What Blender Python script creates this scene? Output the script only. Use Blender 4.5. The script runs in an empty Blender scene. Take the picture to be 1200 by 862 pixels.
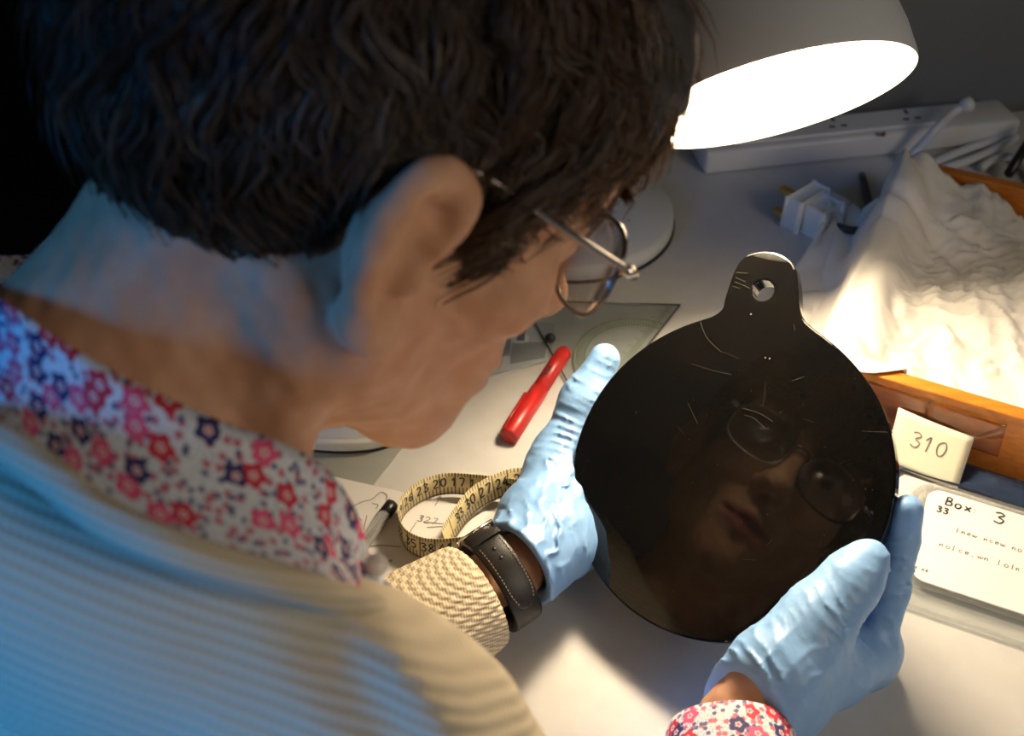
import bpy, bmesh, math, random
import numpy as np
from mathutils import Vector, Matrix

# ------------------------------------------------------------------ camera
scene = bpy.context.scene
COL = scene.collection
FPX = 1287.0
PITCH = math.radians(42)
CAM = np.array([0, 0, .55])
CR = np.array([1.0, 0, 0]); CU = np.array([0, math.sin(PITCH), math.cos(PITCH)]); CB = np.array([0, -math.cos(PITCH), math.sin(PITCH)])
cd = bpy.data.cameras.new('camera'); cam = bpy.data.objects.new('camera', cd); COL.objects.link(cam)
cam.location = CAM; cam.rotation_euler = (math.pi / 2 - PITCH, 0, 0)
cd.sensor_width = 36; cd.lens = 36 * FPX / 1200; cd.clip_start = .01; cd.clip_end = 50
cd.dof.use_dof = True; cd.dof.focus_distance = .625; cd.dof.aperture_fstop = 8.5
scene.camera = cam
# ------------------------------------------------------------------ world and light
wd = bpy.data.worlds.new('dim_room'); scene.world = wd; wd.use_nodes = True
bg = wd.node_tree.nodes['Background']; bg.inputs[0].default_value = (.75, .88, 1.0, 1); bg.inputs[1].default_value = .028
WINDOW_LOC = Vector((-1.15, -.55, .72)); WINDOW_AIM = Vector((-.24, -.03, .09)); WINDOW_POWER = 2.3; WINDOW_COLOR = (.03, .33, 1.0)
al = bpy.data.lights.new('window_daylight', 'AREA'); al.shape = 'RECTANGLE'; al.size = .5; al.size_y = .6
al.spread = math.radians(32); al.energy = WINDOW_POWER; al.color = WINDOW_COLOR
alo = bpy.data.objects.new('window_daylight', al); COL.objects.link(alo)
alo.location = WINDOW_LOC; alo.rotation_euler = (WINDOW_AIM - WINDOW_LOC).to_track_quat('-Z', 'Y').to_euler()
rl = bpy.data.lights.new('fill_light', 'AREA'); rl.shape = 'SQUARE'; rl.size = .5; rl.energy = 3.3; rl.color = (1.0, .86, .70)  # added warm fill, unseen at the right, to brighten neck and skin
rlo = bpy.data.objects.new('fill_light', rl); COL.objects.link(rlo); FILL_LOC = Vector((.85, -.20, .70))
rlo.location = FILL_LOC; rlo.rotation_euler = (Vector((-.05, .3, .25)) - FILL_LOC).to_track_quat('-Z', 'Y').to_euler()
LAMP_STRENGTH = 215.0; LAMP_COLOR = (1.0, .80, .55)
vs = scene.view_settings
vs.view_transform = 'Standard'; vs.look = 'None'; vs.exposure = 0.0; vs.gamma = 1.0; vs.use_curve_mapping = False
scene.cycles.use_denoising = True
scene.cycles.max_bounces = 8; scene.cycles.transparent_max_bounces = 12

random.seed(4); rng = np.random.default_rng(7)

# ------------------------------------------------------------------ helpers
def pt(px, py, d):                       # point seen at a pixel of the photograph, d metres deep
    return CAM + CR * ((px - 600) / FPX * d) + CU * ((431 - py) / FPX * d) - CB * d
def ground(px, py, z=0.0):               # the same on a level surface
    D = CR * ((px - 600) / FPX) + CU * ((431 - py) / FPX) - CB
    return CAM + D * ((z - CAM[2]) / D[2])
def onplane(px, py, P0, n):
    D = CR * ((px - 600) / FPX) + CU * ((431 - py) / FPX) - CB
    return CAM + D * (((P0 - CAM) @ n) / (D @ n))
def nrm(v): v = np.asarray(v, float); return v / np.linalg.norm(v)
def tag(o, label=None, cat=None, group=None, kind=None):
    if label: o['label'] = label
    if cat: o['category'] = cat
    if group: o['group'] = group
    if kind: o['kind'] = kind
    return o
def empty(name, loc, label=None, cat=None, group=None):
    o = bpy.data.objects.new(name, None); COL.objects.link(o); o.location = loc; o.empty_display_size = .02
    return tag(o, label, cat, group)
def link(name, me, mat=None, parent=None, smooth=True):
    o = bpy.data.objects.new(name, me); COL.objects.link(o)
    if mat is not None: me.materials.append(mat)
    if smooth and len(me.polygons): me.polygons.foreach_set('use_smooth', [True] * len(me.polygons))
    if parent is not None:
        o.parent = parent
        o.matrix_parent_inverse = world_of(parent).inverted()
    return o
def world_of(o):
    m = o.matrix_basis.copy()
    if o.parent: m = world_of(o.parent) @ o.matrix_parent_inverse @ m
    return m
def obj(name, V, Fc, mat=None, parent=None, smooth=True, uv=None):
    me = bpy.data.meshes.new(name); me.from_pydata([tuple(map(float, v)) for v in V], [], [tuple(f) for f in Fc]); me.update()
    if uv is not None:
        l = me.uv_layers.new(name='UVMap')
        vi = np.empty(len(me.loops), int); me.loops.foreach_get('vertex_index', vi)
        l.data.foreach_set('uv', np.asarray(uv, np.float32)[vi].ravel())
    return link(name, me, mat, parent, smooth)
def big(name, V, Q, mat=None, parent=None):           # quad mesh from arrays
    me = bpy.data.meshes.new(name); n = len(Q)
    me.vertices.add(len(V)); me.vertices.foreach_set('co', np.asarray(V, np.float32).ravel())
    me.loops.add(n * 4); me.loops.foreach_set('vertex_index', np.asarray(Q, np.int32).ravel())
    me.polygons.add(n); me.polygons.foreach_set('loop_start', np.arange(0, n * 4, 4, dtype=np.int32))
    me.update(calc_edges=True); me.validate()
    return link(name, me, mat, parent)
def bm_obj(name, bm, mat=None, parent=None, smooth=False, bevel=0, seg=2):
    if bevel: bmesh.ops.bevel(bm, geom=bm.edges[:], offset=bevel, segments=seg, affect='EDGES', profile=.5)
    bmesh.ops.recalc_face_normals(bm, faces=bm.faces[:])
    me = bpy.data.meshes.new(name); bm.to_mesh(me); bm.free()
    return link(name, me, mat, parent, smooth)
def frame(x, y, z, o):                                 # 4x4 from axes
    return Matrix(((x[0], y[0], z[0], o[0]), (x[1], y[1], z[1], o[1]), (x[2], y[2], z[2], o[2]), (0, 0, 0, 1)))
def box(name, M, sx, sy, sz, mat, parent=None, bevel=.001, smooth=False):   # box with its base at z=0 of frame M
    bm = bmesh.new(); bmesh.ops.create_cube(bm, size=1)
    for v in bm.verts: v.co = Vector((v.co.x * sx, v.co.y * sy, (v.co.z + .5) * sz))
    bm.transform(M)
    return bm_obj(name, bm, mat, parent, smooth, bevel)
def catmull(P, n=8, closed=False):
    P = [np.asarray(p, float) for p in P]; m = len(P); out = []
    rngi = range(m) if closed else range(m - 1)
    for i in rngi:
        if closed: a, b, c, d = P[i - 1], P[i], P[(i + 1) % m], P[(i + 2) % m]
        else: a, b, c, d = P[max(i - 1, 0)], P[i], P[i + 1], P[min(i + 2, m - 1)]
        for k in range(n):
            t = k / n
            out.append(.5 * (2 * b + (c - a) * t + (2 * a - 5 * b + 4 * c - d) * t * t + (3 * b - a - 3 * c + d) * t ** 3))
    if not closed: out.append(P[-1])
    return np.array(out)
def tube_arrays(path, r, sides=8, closed=False, cap=True):
    P = np.asarray(path, float); n = len(P); r = np.broadcast_to(np.asarray(r, float), (n,))
    T = np.zeros_like(P)
    if closed: T = np.roll(P, -1, 0) - np.roll(P, 1, 0)
    else: T[1:-1] = P[2:] - P[:-2]; T[0] = P[1] - P[0]; T[-1] = P[-1] - P[-2]
    T /= np.linalg.norm(T, axis=1)[:, None] + 1e-12
    up = np.array([0, 0, 1.0]) if abs(T[0][2]) < .9 else np.array([1.0, 0, 0])
    N = np.cross(T[0], up); N /= np.linalg.norm(N); V = []; Fc = []
    for i in range(n):
        N = N - T[i] * (N @ T[i]); N /= np.linalg.norm(N) + 1e-12; Bn = np.cross(T[i], N)
        for k in range(sides):
            a = 2 * math.pi * k / sides; V.append(P[i] + r[i] * (math.cos(a) * N + math.sin(a) * Bn))
    for i in range(n if closed else n - 1):
        j = (i + 1) % n
        for k in range(sides):
            l = (k + 1) % sides; Fc.append((i * sides + k, i * sides + l, j * sides + l, j * sides + k))
    if cap and not closed:
        Fc.append(tuple(range(sides))[::-1]); Fc.append(tuple((n - 1) * sides + k for k in range(sides)))
    return V, Fc
def tube(name, path, r, mat, parent=None, sides=8, closed=False):
    V, Fc = tube_arrays(path, r, sides, closed); return obj(name, V, Fc, mat, parent)
def loft(name, A, Bq, rows, thick, mat, parent=None, bulge=0.0, uvs=True):   # a cloth band between two curves, with thickness
    A = np.asarray(A); Bq = np.asarray(Bq); n = len(A); mid = (A.mean(0) + Bq.mean(0)) / 2
    Tn = np.gradient(A, axis=0); W = Bq - A
    N = np.cross(Tn, W); N /= np.linalg.norm(N, axis=1)[:, None] + 1e-12
    G = np.array([A + W * t + N * (bulge * 4 * t * (1 - t)) for t in np.linspace(0, 1, rows)])
    G2 = G - N[None] * thick
    s = np.r_[0, np.cumsum(np.linalg.norm(np.diff(A, axis=0), axis=1))]
    V = np.r_[G.reshape(-1, 3), G2.reshape(-1, 3)]; off = rows * n; Fc = []
    uv = []
    for k in range(2):
        for j in range(rows):
            for i in range(n): uv.append((s[i], np.linalg.norm(W[i]) * j / (rows - 1)))
    for j in range(rows - 1):
        for i in range(n - 1):
            a = j * n + i; Fc.append((a, a + 1, a + n + 1, a + n)); b = off + a; Fc.append((b, b + n, b + n + 1, b + 1))
    for i in range(n - 1):
        Fc.append((i, off + i, off + i + 1, i + 1)); a = (rows - 1) * n + i; Fc.append((a, a + 1, off + a + 1, off + a))
    for j in range(rows - 1):
        a = j * n; Fc.append((a, a + n, off + a + n, off + a)); a = j * n + n - 1; Fc.append((a, off + a, off + a + n, a + n))
    return obj(name, V, Fc, mat, parent, True, uv)
def ribbon(strokes, to3, w, lift=0.0003):                 # pen strokes: flat lines on a surface given by to3(u, v)
    V = []; Fc = []
    for st in strokes:
        st = np.asarray(st, float)
        if len(st) < 2: continue
        T = np.gradient(st, axis=0); T /= np.linalg.norm(T, axis=1)[:, None] + 1e-9
        N = np.c_[-T[:, 1], T[:, 0]] * w / 2; b = len(V)
        for i in range(len(st)): V.append(to3(*(st[i] + N[i]))); V.append(to3(*(st[i] - N[i])))
        for i in range(len(st) - 1): a = b + 2 * i; Fc.append((a, a + 1, a + 3, a + 2))
    return V, Fc
GL = {'0': [[(.5, 1), (.15, .8), (.1, .4), (.35, .05), (.7, .15), (.85, .6), (.7, .95), (.5, 1)]],
      '1': [[(.15, .7), (.5, 1), (.4, 0)]],
      '2': [[(.1, .8), (.4, 1), (.75, .8), (.6, .45), (.1, 0), (.9, .05)]],
      '3': [[(.1, .9), (.5, 1), (.8, .8), (.4, .55), (.85, .35), (.6, 0), (.1, .1)]],
      '4': [[(.6, 1), (.1, .35), (.9, .35)], [(.65, .7), (.6, 0)]],
      '5': [[(.85, 1), (.2, 1), (.15, .55), (.6, .6), (.85, .3), (.5, 0), (.1, .1)]],
      '6': [[(.7, 1), (.25, .6), (.15, .2), (.5, 0), (.8, .25), (.5, .5), (.2, .3)]],
      '7': [[(.1, 1), (.85, 1), (.4, 0)]],
      '8': [[(.5, .5), (.2, .75), (.5, 1), (.8, .75), (.5, .5), (.15, .2), (.5, 0), (.85, .2), (.5, .5)]],
      '9': [[(.8, .7), (.5, .5), (.2, .75), (.5, 1), (.8, .75), (.7, 0)]],
      'B': [[(.15, 0), (.2, 1)], [(.2, 1), (.7, .9), (.65, .6), (.2, .52), (.8, .4), (.75, .08), (.15, 0)]],
      'o': [[(.5, .55), (.15, .4), (.2, .05), (.6, 0), (.8, .3), (.5, .55)]],
      'x': [[(.1, .55), (.8, 0)], [(.8, .55), (.1, 0)]], ':': [[(.3, .1), (.42, .14)], [(.3, .45), (.42, .49)]],
      '^': [[(.5, 0), (.5, 1)], [(.25, .7), (.5, 1), (.75, .7)]], '-': [[(.1, .45), (.8, .5)]], ' ': [],
      'w': [[(0, .5), (.2, 0), (.45, .4), (.65, 0), (.95, .5)]], 'n': [[(.1, .5), (.1, 0), (.3, .45), (.6, .45), (.65, 0)]],
      'e': [[(.1, .3), (.7, .35), (.5, .55), (.15, .4), (.2, .05), (.7, .05)]], 'l': [[(.3, 1), (.25, 0), (.4, .02)]],
      'c': [[(.7, .5), (.3, .5), (.15, .2), (.4, 0), (.75, .1)]], ',': [[(.4, .1), (.25, -.2)]]}
def write(s, u, v, h, wf=.62, slant=.12, smooth=True):
    out = []
    for c in s:
        for st in GL[c]:
            p = np.array([(u + (x + slant * y) * h * wf, v + y * h) for x, y in st])
            out.append(catmull(p, 4)[:, :2] if smooth and len(p) > 2 else p)
        u += h * wf * 1.15
    return out
# ---- signed-distance mesher (smooth organic surfaces as one continuous mesh)
class Field:
    def __init__(s, lo, hi, h):
        s.lo = np.asarray(lo, float); s.h = h; s.n = np.ceil((np.asarray(hi) - s.lo) / h).astype(int) + 1
        s.D = np.full(tuple(s.n), .04, np.float32)
    def op(s, f, lo, hi, k=.004, mode='u'):
        a = np.maximum(np.floor((np.minimum(lo, hi) - s.lo) / s.h).astype(int), 0); b = np.minimum(np.ceil((np.maximum(lo, hi) - s.lo) / s.h).astype(int) + 1, s.n)
        if np.any(b <= a): return
        ax = [(s.lo[i] + s.h * np.arange(a[i], b[i])).astype(np.float32) for i in range(3)]
        X, Y, Z = ax[0][:, None, None], ax[1][None, :, None], ax[2][None, None, :]
        d = f(X, Y, Z).astype(np.float32); sl = tuple(slice(a[i], b[i]) for i in range(3)); D = s.D[sl]
        if mode == 'u': hh = np.maximum(k - np.abs(D - d), 0) / k; s.D[sl] = np.minimum(D, d) - hh * hh * k / 4
        elif mode == 's': d = -d; hh = np.maximum(k - np.abs(D - d), 0) / k; s.D[sl] = np.maximum(D, d) + hh * hh * k / 4
    def cone(s, a, b, r1, r2, k=.006, mode='u'):
        a = np.asarray(a, float); b = np.asarray(b, float); v = b - a; L2 = v @ v + 1e-12; m = max(r1, r2) + max(k, .004) + 3 * s.h
        def f(X, Y, Z):
            x, y, z = X - a[0], Y - a[1], Z - a[2]; t = np.clip((x * v[0] + y * v[1] + z * v[2]) / L2, 0, 1)
            return np.sqrt((x - t * v[0]) ** 2 + (y - t * v[1]) ** 2 + (z - t * v[2]) ** 2) - (r1 + (r2 - r1) * t)
        s.op(f, np.minimum(a, b) - m, np.maximum(a, b) + m, k, mode)
    def chain(s, P, R, k=.006, mode='u'):
        for i in range(len(P) - 1): s.cone(P[i], P[i + 1], R[i], R[i + 1], k, mode)
    def ell(s, c, Rm, rad, k=.006, mode='u'):
        c = np.asarray(c, float); Rm = np.asarray(Rm, float); rad = np.asarray(rad, float); m = max(rad) + max(k, .004) + 3 * s.h
        def f(X, Y, Z):
            x, y, z = X - c[0], Y - c[1], Z - c[2]
            q = [(x * Rm[0, i] + y * Rm[1, i] + z * Rm[2, i]) for i in range(3)]
            k0 = np.sqrt(sum((q[i] / rad[i]) ** 2 for i in range(3))) + 1e-6; k1 = np.sqrt(sum((q[i] / rad[i] ** 2) ** 2 for i in range(3))) + 1e-6
            return k0 * (k0 - 1) / k1
        s.op(f, c - m, c + m, k, mode)
    def half(s, P0, n, k=.004):                      # cut away what lies beyond a plane
        n = np.asarray(n, float)
        s.op(lambda X, Y, Z: -((X - P0[0]) * n[0] + (Y - P0[1]) * n[1] + (Z - P0[2]) * n[2]), s.lo, s.lo + s.h * s.n, k, 's')
    def displace(s, g, band=.012):
        I = np.nonzero(np.abs(s.D) < band)
        P = np.stack([s.lo[i] + s.h * I[i] for i in range(3)], 1)
        s.D[I] += g(P).astype(np.float32)
    def mesh(s):
        D = s.D; S = D < 0; n = s.n
        c = np.zeros(tuple(n - 1), np.uint8)
        for i in (0, 1):
            for j in (0, 1):
                for k in (0, 1): c += S[i:n[0] - 1 + i, j:n[1] - 1 + j, k:n[2] - 1 + k]
        act = np.nonzero((c > 0) & (c < 8)); N = len(act[0]); idx = np.full(tuple(n - 1), -1, np.int32); idx[act] = np.arange(N)
        base = np.stack(act, 1); cv = {}
        for i in (0, 1):
            for j in (0, 1):
                for k in (0, 1): cv[i, j, k] = D[act[0] + i, act[1] + j, act[2] + k]
        acc = np.zeros((N, 3)); cnt = np.zeros(N)
        for ax in range(3):
            o1, o2 = [q for q in range(3) if q != ax]
            for p in (0, 1):
                for q in (0, 1):
                    u = [0, 0, 0]; u[o1] = p; u[o2] = q; w = list(u); w[ax] = 1
                    a, b = cv[tuple(u)], cv[tuple(w)]; m = (a < 0) != (b < 0); t = np.where(m, a / np.where(m, a - b, 1), 0)
                    pos = np.tile(np.array(u, float), (N, 1)); pos[:, ax] = t; acc[m] += pos[m]; cnt[m] += 1
        V = s.lo + s.h * (base + acc / cnt[:, None]); Q = []
        for ax in range(3):
            o1, o2 = (ax + 1) % 3, (ax + 2) % 3
            lo = [slice(None)] * 3; hi = [slice(None)] * 3; lo[ax] = slice(0, n[ax] - 1); hi[ax] = slice(1, n[ax])
            ch = S[tuple(lo)] != S[tuple(hi)]; e = np.stack(np.nonzero(ch), 1)
            e = e[(e[:, o1] > 0) & (e[:, o2] > 0) & (e[:, o1] < n[o1] - 1) & (e[:, o2] < n[o2] - 1)]
            def cell(a, b):
                f = e.copy(); f[:, o1] -= a; f[:, o2] -= b; return idx[f[:, 0], f[:, 1], f[:, 2]]
            q = np.stack([cell(1, 1), cell(0, 1), cell(0, 0), cell(1, 0)], 1)
            flip = ~S[e[:, 0], e[:, 1], e[:, 2]]; q[flip] = q[flip][:, ::-1]; Q.append(q)
        return V, np.concatenate(Q)
def wob(P, f, seed, n=5):                              # cheap smooth noise
    r = np.random.default_rng(seed); o = 0
    for i in range(n):
        d = r.normal(size=3); d /= np.linalg.norm(d); o = o + np.sin(P @ d * f * r.uniform(.6, 1.6) + r.uniform(0, 6.28))
    return o / n ** .5

# ------------------------------------------------------------------ materials
def mat(name, col=(.5, .5, .5), rough=.5, **kw):
    m = bpy.data.materials.new(name); m.use_nodes = True; b = m.node_tree.nodes['Principled BSDF']
    b.inputs['Base Color'].default_value = (*col, 1); b.inputs['Roughness'].default_value = rough
    for k, v in kw.items(): b.inputs[k.replace('_', ' ')].default_value = v
    return m
def nd(m, t, **kw):
    n = m.node_tree.nodes.new(t)
    for k, v in kw.items(): setattr(n, k, v)
    return n
def lk(m, a, b): m.node_tree.links.new(a, b)
def bsdf(m): return m.node_tree.nodes['Principled BSDF']
def math_n(m, op, a, b=None, c=None):
    n = nd(m, 'ShaderNodeMath', operation=op)
    for i, v in enumerate((a, b, c)):
        if v is None: continue
        if isinstance(v, (int, float)): n.inputs[i].default_value = v
        else: lk(m, v, n.inputs[i])
    return n.outputs[0]
def mixc(m, f, a, b):
    n = nd(m, 'ShaderNodeMix', data_type='RGBA')
    for s, v in ((0, f), (6, a), (7, b)):
        if hasattr(v, 'is_linked'): lk(m, v, n.inputs[s])
        else: n.inputs[s].default_value = v if s == 0 else (*v, 1)
    return n.outputs[2]
def noise(m, scale, detail=3, vec=None, dist=0):
    n = nd(m, 'ShaderNodeTexNoise'); n.inputs['Scale'].default_value = scale; n.inputs['Detail'].default_value = detail; n.inputs['Distortion'].default_value = dist
    if vec is None: vec = nd(m, 'ShaderNodeTexCoord').outputs['Object']
    lk(m, vec, n.inputs['Vector']); return n.outputs['Fac']
def ramp(m, f, stops):
    n = nd(m, 'ShaderNodeValToRGB'); lk(m, f, n.inputs[0]); e = n.color_ramp.elements
    while len(e) < len(stops): e.new(.5)
    for x, (p, c) in zip(e, stops): x.position = p; x.color = (*c, 1) if len(c) == 3 else c
    return n.outputs[0]
def bump(m, h, strength=.3, dist=.001):
    n = nd(m, 'ShaderNodeBump'); n.inputs['Strength'].default_value = strength; n.inputs['Distance'].default_value = dist
    lk(m, h, n.inputs['Height']); lk(m, n.outputs[0], bsdf(m).inputs['Normal'])
def mottled(name, c1, c2, scale, rough=.5, bs=0, bd=.0006, **kw):
    m = mat(name, c1, rough, **kw); f = noise(m, scale, 4); lk(m, ramp(m, f, [(.3, c1), (.7, c2)]), bsdf(m).inputs['Base Color'])
    if bs: bump(m, noise(m, scale * 3, 3), bs, bd)
    return m
M_desk = mottled('desk_laminate', (.56, .55, .53), (.60, .59, .57), 60, .42, .05)
M_wall = mottled('painted_wall', (.16, .17, .175), (.18, .19, .195), 8, .8, .1)
M_dark = mottled('dark_floor_covering', (.018, .018, .02), (.028, .027, .028), 40, .9)
M_skin = mottled('skin', (.62, .36, .225), (.53, .27, .15), 70, .55, .12, .0006, Specular_IOR_Level=.25, Subsurface_Weight=.18, Subsurface_Scale=.006)
bsdf(M_skin).inputs['Subsurface Radius'].default_value = (1, .35, .18)
M_lip = None
M_hair = mat('dark_hair', (.035, .027, .021), .42); 
def hair_mat():
    m = M_hair; at = nd(m, 'ShaderNodeAttribute', attribute_name='tone')
    lk(m, ramp(m, at.outputs['Fac'], [(0, (.010, .009, .009)), (.45, (.032, .028, .024)), (.75, (.11, .095, .08)), (1, (.30, .26, .21))]), bsdf(m).inputs['Base Color'])
    t = nd(m, 'ShaderNodeBsdfTranslucent'); t.inputs[0].default_value = (.85, .56, .26, 1); mx = nd(m, 'ShaderNodeMixShader'); mx.inputs[0].default_value = .34
    lk(m, bsdf(m).outputs[0], mx.inputs[1]); lk(m, t.outputs[0], mx.inputs[2]); lk(m, mx.outputs[0], m.node_tree.nodes['Material Output'].inputs[0])
hair_mat()
M_scalp = mottled('hair_mass', (.012, .010, .009), (.03, .024, .02), 90, .7, .5, .004)
M_glove = mottled('nitrile_glove', (.22, .42, .76), (.27, .48, .80), 40, .40, .30, .0012, Specular_IOR_Level=.45)
def knit(name, c1, c2, direction, pitch, strength=.8):
    m = mat(name, c1, .9); tc = nd(m, 'ShaderNodeTexCoord').outputs['Object']
    d = nd(m, 'ShaderNodeVectorMath', operation='DOT_PRODUCT'); lk(m, tc, d.inputs[0]); d.inputs[1].default_value = tuple(direction)
    e = nd(m, 'ShaderNodeVectorMath', operation='DOT_PRODUCT'); lk(m, tc, e.inputs[0]); e.inputs[1].default_value = tuple(nrm(np.cross(direction, (.5, -.6, .6))))
    n1 = noise(m, 30, 2)
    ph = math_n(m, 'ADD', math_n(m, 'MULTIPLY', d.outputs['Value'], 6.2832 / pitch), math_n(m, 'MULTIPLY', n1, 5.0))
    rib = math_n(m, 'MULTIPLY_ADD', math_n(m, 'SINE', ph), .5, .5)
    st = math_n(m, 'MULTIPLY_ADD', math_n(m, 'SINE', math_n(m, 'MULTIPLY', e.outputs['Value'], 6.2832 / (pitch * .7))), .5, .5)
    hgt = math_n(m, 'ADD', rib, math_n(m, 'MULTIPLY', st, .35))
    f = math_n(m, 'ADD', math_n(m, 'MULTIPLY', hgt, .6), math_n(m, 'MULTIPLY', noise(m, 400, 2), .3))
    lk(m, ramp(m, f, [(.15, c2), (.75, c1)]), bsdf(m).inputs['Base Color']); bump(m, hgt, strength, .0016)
    return m
M_knit = knit('cream_knit', (.62, .53, .37), (.52, .44, .30), nrm(CU * .93 + CR * .36), .0036, .3)
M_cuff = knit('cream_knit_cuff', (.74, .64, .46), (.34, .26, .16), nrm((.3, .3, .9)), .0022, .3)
def floral():
    m = mat('floral_cotton', (.8, .8, .8), .8); uv = nd(m, 'ShaderNodeTexCoord').outputs['UV']
    def flowers(scale, r0, prob, seed):
        mp = nd(m, 'ShaderNodeMapping'); lk(m, uv, mp.inputs[0]); mp.inputs['Location'].default_value = (seed, seed * 1.7, 0)
        v = nd(m, 'ShaderNodeTexVoronoi', voronoi_dimensions='2D'); v.inputs['Scale'].default_value = scale; v.inputs['Randomness'].default_value = .75; lk(m, mp.outputs[0], v.inputs['Vector'])
        sub = nd(m, 'ShaderNodeVectorMath', operation='SUBTRACT'); lk(m, mp.outputs[0], sub.inputs[0]); lk(m, v.outputs['Position'], sub.inputs[1])
        sp = nd(m, 'ShaderNodeSeparateXYZ'); lk(m, sub.outputs[0], sp.inputs[0])
        ang = math_n(m, 'ARCTAN2', sp.outputs[1], sp.outputs[0])
        rim = math_n(m, 'MULTIPLY_ADD', math_n(m, 'COSINE', math_n(m, 'MULTIPLY', ang, 5)), .16 * r0, r0)
        q = math_n(m, 'DIVIDE', v.outputs['Distance'], rim)
        cs = nd(m, 'ShaderNodeSeparateColor'); lk(m, v.outputs['Color'], cs.inputs[0])
        on = math_n(m, 'MULTIPLY', math_n(m, 'LESS_THAN', q, 1), math_n(m, 'LESS_THAN', cs.outputs[2], prob))
        return q, on, cs.outputs[0]
    base = (.74, .76, .78)
    col = mixc(m, math_n(m, 'GREATER_THAN', noise(m, 900, 2, uv), .60), base, (.30, .36, .48))
    q, on, r = flowers(230, .33, .55, .31); col = mixc(m, on, col, (.55, .16, .22))
    q, on, r = flowers(260, .30, .4, .77); col = mixc(m, on, col, (.10, .10, .22))
    q, on, r = flowers(92, .40, .74, 0.0)
    pet = ramp(m, r, [(0, (.62, .03, .06)), (.34, (.62, .03, .06)), (.35, (.80, .10, .22)), (.62, (.80, .10, .22)), (.63, (.035, .03, .13)), (1, (.035, .03, .13))])
    m.node_tree.nodes[-1]
    pet2 = mixc(m, math_n(m, 'LESS_THAN', q, .36), pet, (.85, .60, .58))
    pet2 = mixc(m, math_n(m, 'LESS_THAN', q, .16), pet2, (.50, .06, .10))
    col = mixc(m, on, col, pet2); lk(m, col, bsdf(m).inputs['Base Color'])
    bump(m, noise(m, 2200, 2, uv), .1, .0004)
    return m
M_floral = floral()
for n_ in M_floral.node_tree.nodes:
    if n_.type == 'VALTORGB' and len(n_.color_ramp.elements) == 6: n_.color_ramp.interpolation = 'CONSTANT'
M_leather = mottled('black_leather', (.012, .011, .010), (.022, .019, .017), 500, .38, .35, .0004)
M_stitch = mat('tan_thread', (.42, .33, .22), .8)
M_steel = mat('polished_metal', (.75, .68, .58), .18, Metallic=1.0)
M_gunmetal = mat('dark_metal', (.22, .19, .17), .25, Metallic=1.0)
def clear(name, tint=(1, 1, 1), gloss=.12, rough=.02, fac=None):
    m = bpy.data.materials.new(name); m.use_nodes = True; t = m.node_tree; t.nodes.clear()
    o = t.nodes.new('ShaderNodeOutputMaterial'); tr = t.nodes.new('ShaderNodeBsdfTransparent'); tr.inputs[0].default_value = (*tint, 1)
    g = t.nodes.new('ShaderNodeBsdfGlossy'); g.inputs['Roughness'].default_value = rough; mx = t.nodes.new('ShaderNodeMixShader')
    lw0 = t.nodes.new('ShaderNodeLayerWeight'); lw = t.nodes.new('ShaderNodeMath'); lw.operation = 'POWER'; lw.inputs[1].default_value = 5; t.links.new(lw0.outputs['Facing'], lw.inputs[0]); lw0.inputs[0].default_value = .5
    mm = t.nodes.new('ShaderNodeMath'); mm.operation = 'ADD'; mm.inputs[1].default_value = gloss + .03; mm.use_clamp = True; t.links.new(lw.outputs[0], mm.inputs[0])
    t.links.new(mm.outputs[0], mx.inputs[0]); t.links.new(tr.outputs[0], mx.inputs[1]); t.links.new(g.outputs[0], mx.inputs[2]); t.links.new(mx.outputs[0], o.inputs[0])
    if fac:
        df = t.nodes.new('ShaderNodeBsdfDiffuse'); df.inputs[0].default_value = (.8, .8, .78, 1); m2 = t.nodes.new('ShaderNodeMixShader'); m2.inputs[0].default_value = fac
        t.links.new(mx.outputs[0], m2.inputs[1]); t.links.new(df.outputs[0], m2.inputs[2]); t.links.new(m2.outputs[0], o.inputs[0])
    return m
M_lens = clear('spectacle_lens', (.93, .92, .90), .02)
M_clear = clear('clear_plastic', (.95, .96, .96), .02, .08, .09)
M_clearpen = clear('clear_pen_plastic', (.92, .92, .92), .08, .1, .25)
M_obsidian = mottled('polished_black_obsidian', (.0035, .0035, .0035), (.0055, .0048, .004), 30, .035, 0)
bsdf(M_obsidian).inputs['IOR'].default_value = 1.55
def rough_var(m):
    f = noise(m, 700, 2); lk(m, ramp(m, f, [(.55, (.02,) * 3), (.85, (.05,) * 3)]), bsdf(m).inputs['Roughness'])
rough_var(M_obsidian)
M_scratch = mat('pale_scratch', (.09, .08, .06), .6)
M_white = mottled('white_plastic', (.70, .70, .68), (.74, .74, .72), 20, .35)
M_shade = mottled('lamp_enamel', (.55, .56, .56), (.60, .61, .61), 15, .4)
M_inner = mat('lamp_inner_white', (.55, .54, .51), .5)
M_glow = bpy.data.materials.new('lamp_glow'); M_glow.use_nodes = True; t_ = M_glow.node_tree; t_.nodes.clear()
e_ = t_.nodes.new('ShaderNodeEmission'); e_.inputs[0].default_value = (*LAMP_COLOR, 1); e_.inputs[1].default_value = LAMP_STRENGTH
t_.links.new(e_.outputs[0], t_.nodes.new('ShaderNodeOutputMaterial').inputs[0])
M_red = mottled('red_marker_plastic', (.40, .014, .012), (.46, .02, .016), 30, .35)
M_black = mat('black_plastic', (.015, .015, .016), .35)
M_ink = mat('ink', (.03, .028, .03), .6)
M_pencil = mat('pencil_line', (.16, .14, .12), .7)
M_paper = mottled('white_paper', (.72, .70, .68), (.76, .74, .72), 30, .8, .1)
M_cardpaper = mottled('cream_label_paper', (.74, .69, .52), (.79, .74, .58), 14, .8, .15)
M_grey = mottled('grey_mat', (.30, .31, .28), (.34, .35, .31), 25, .8)
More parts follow.
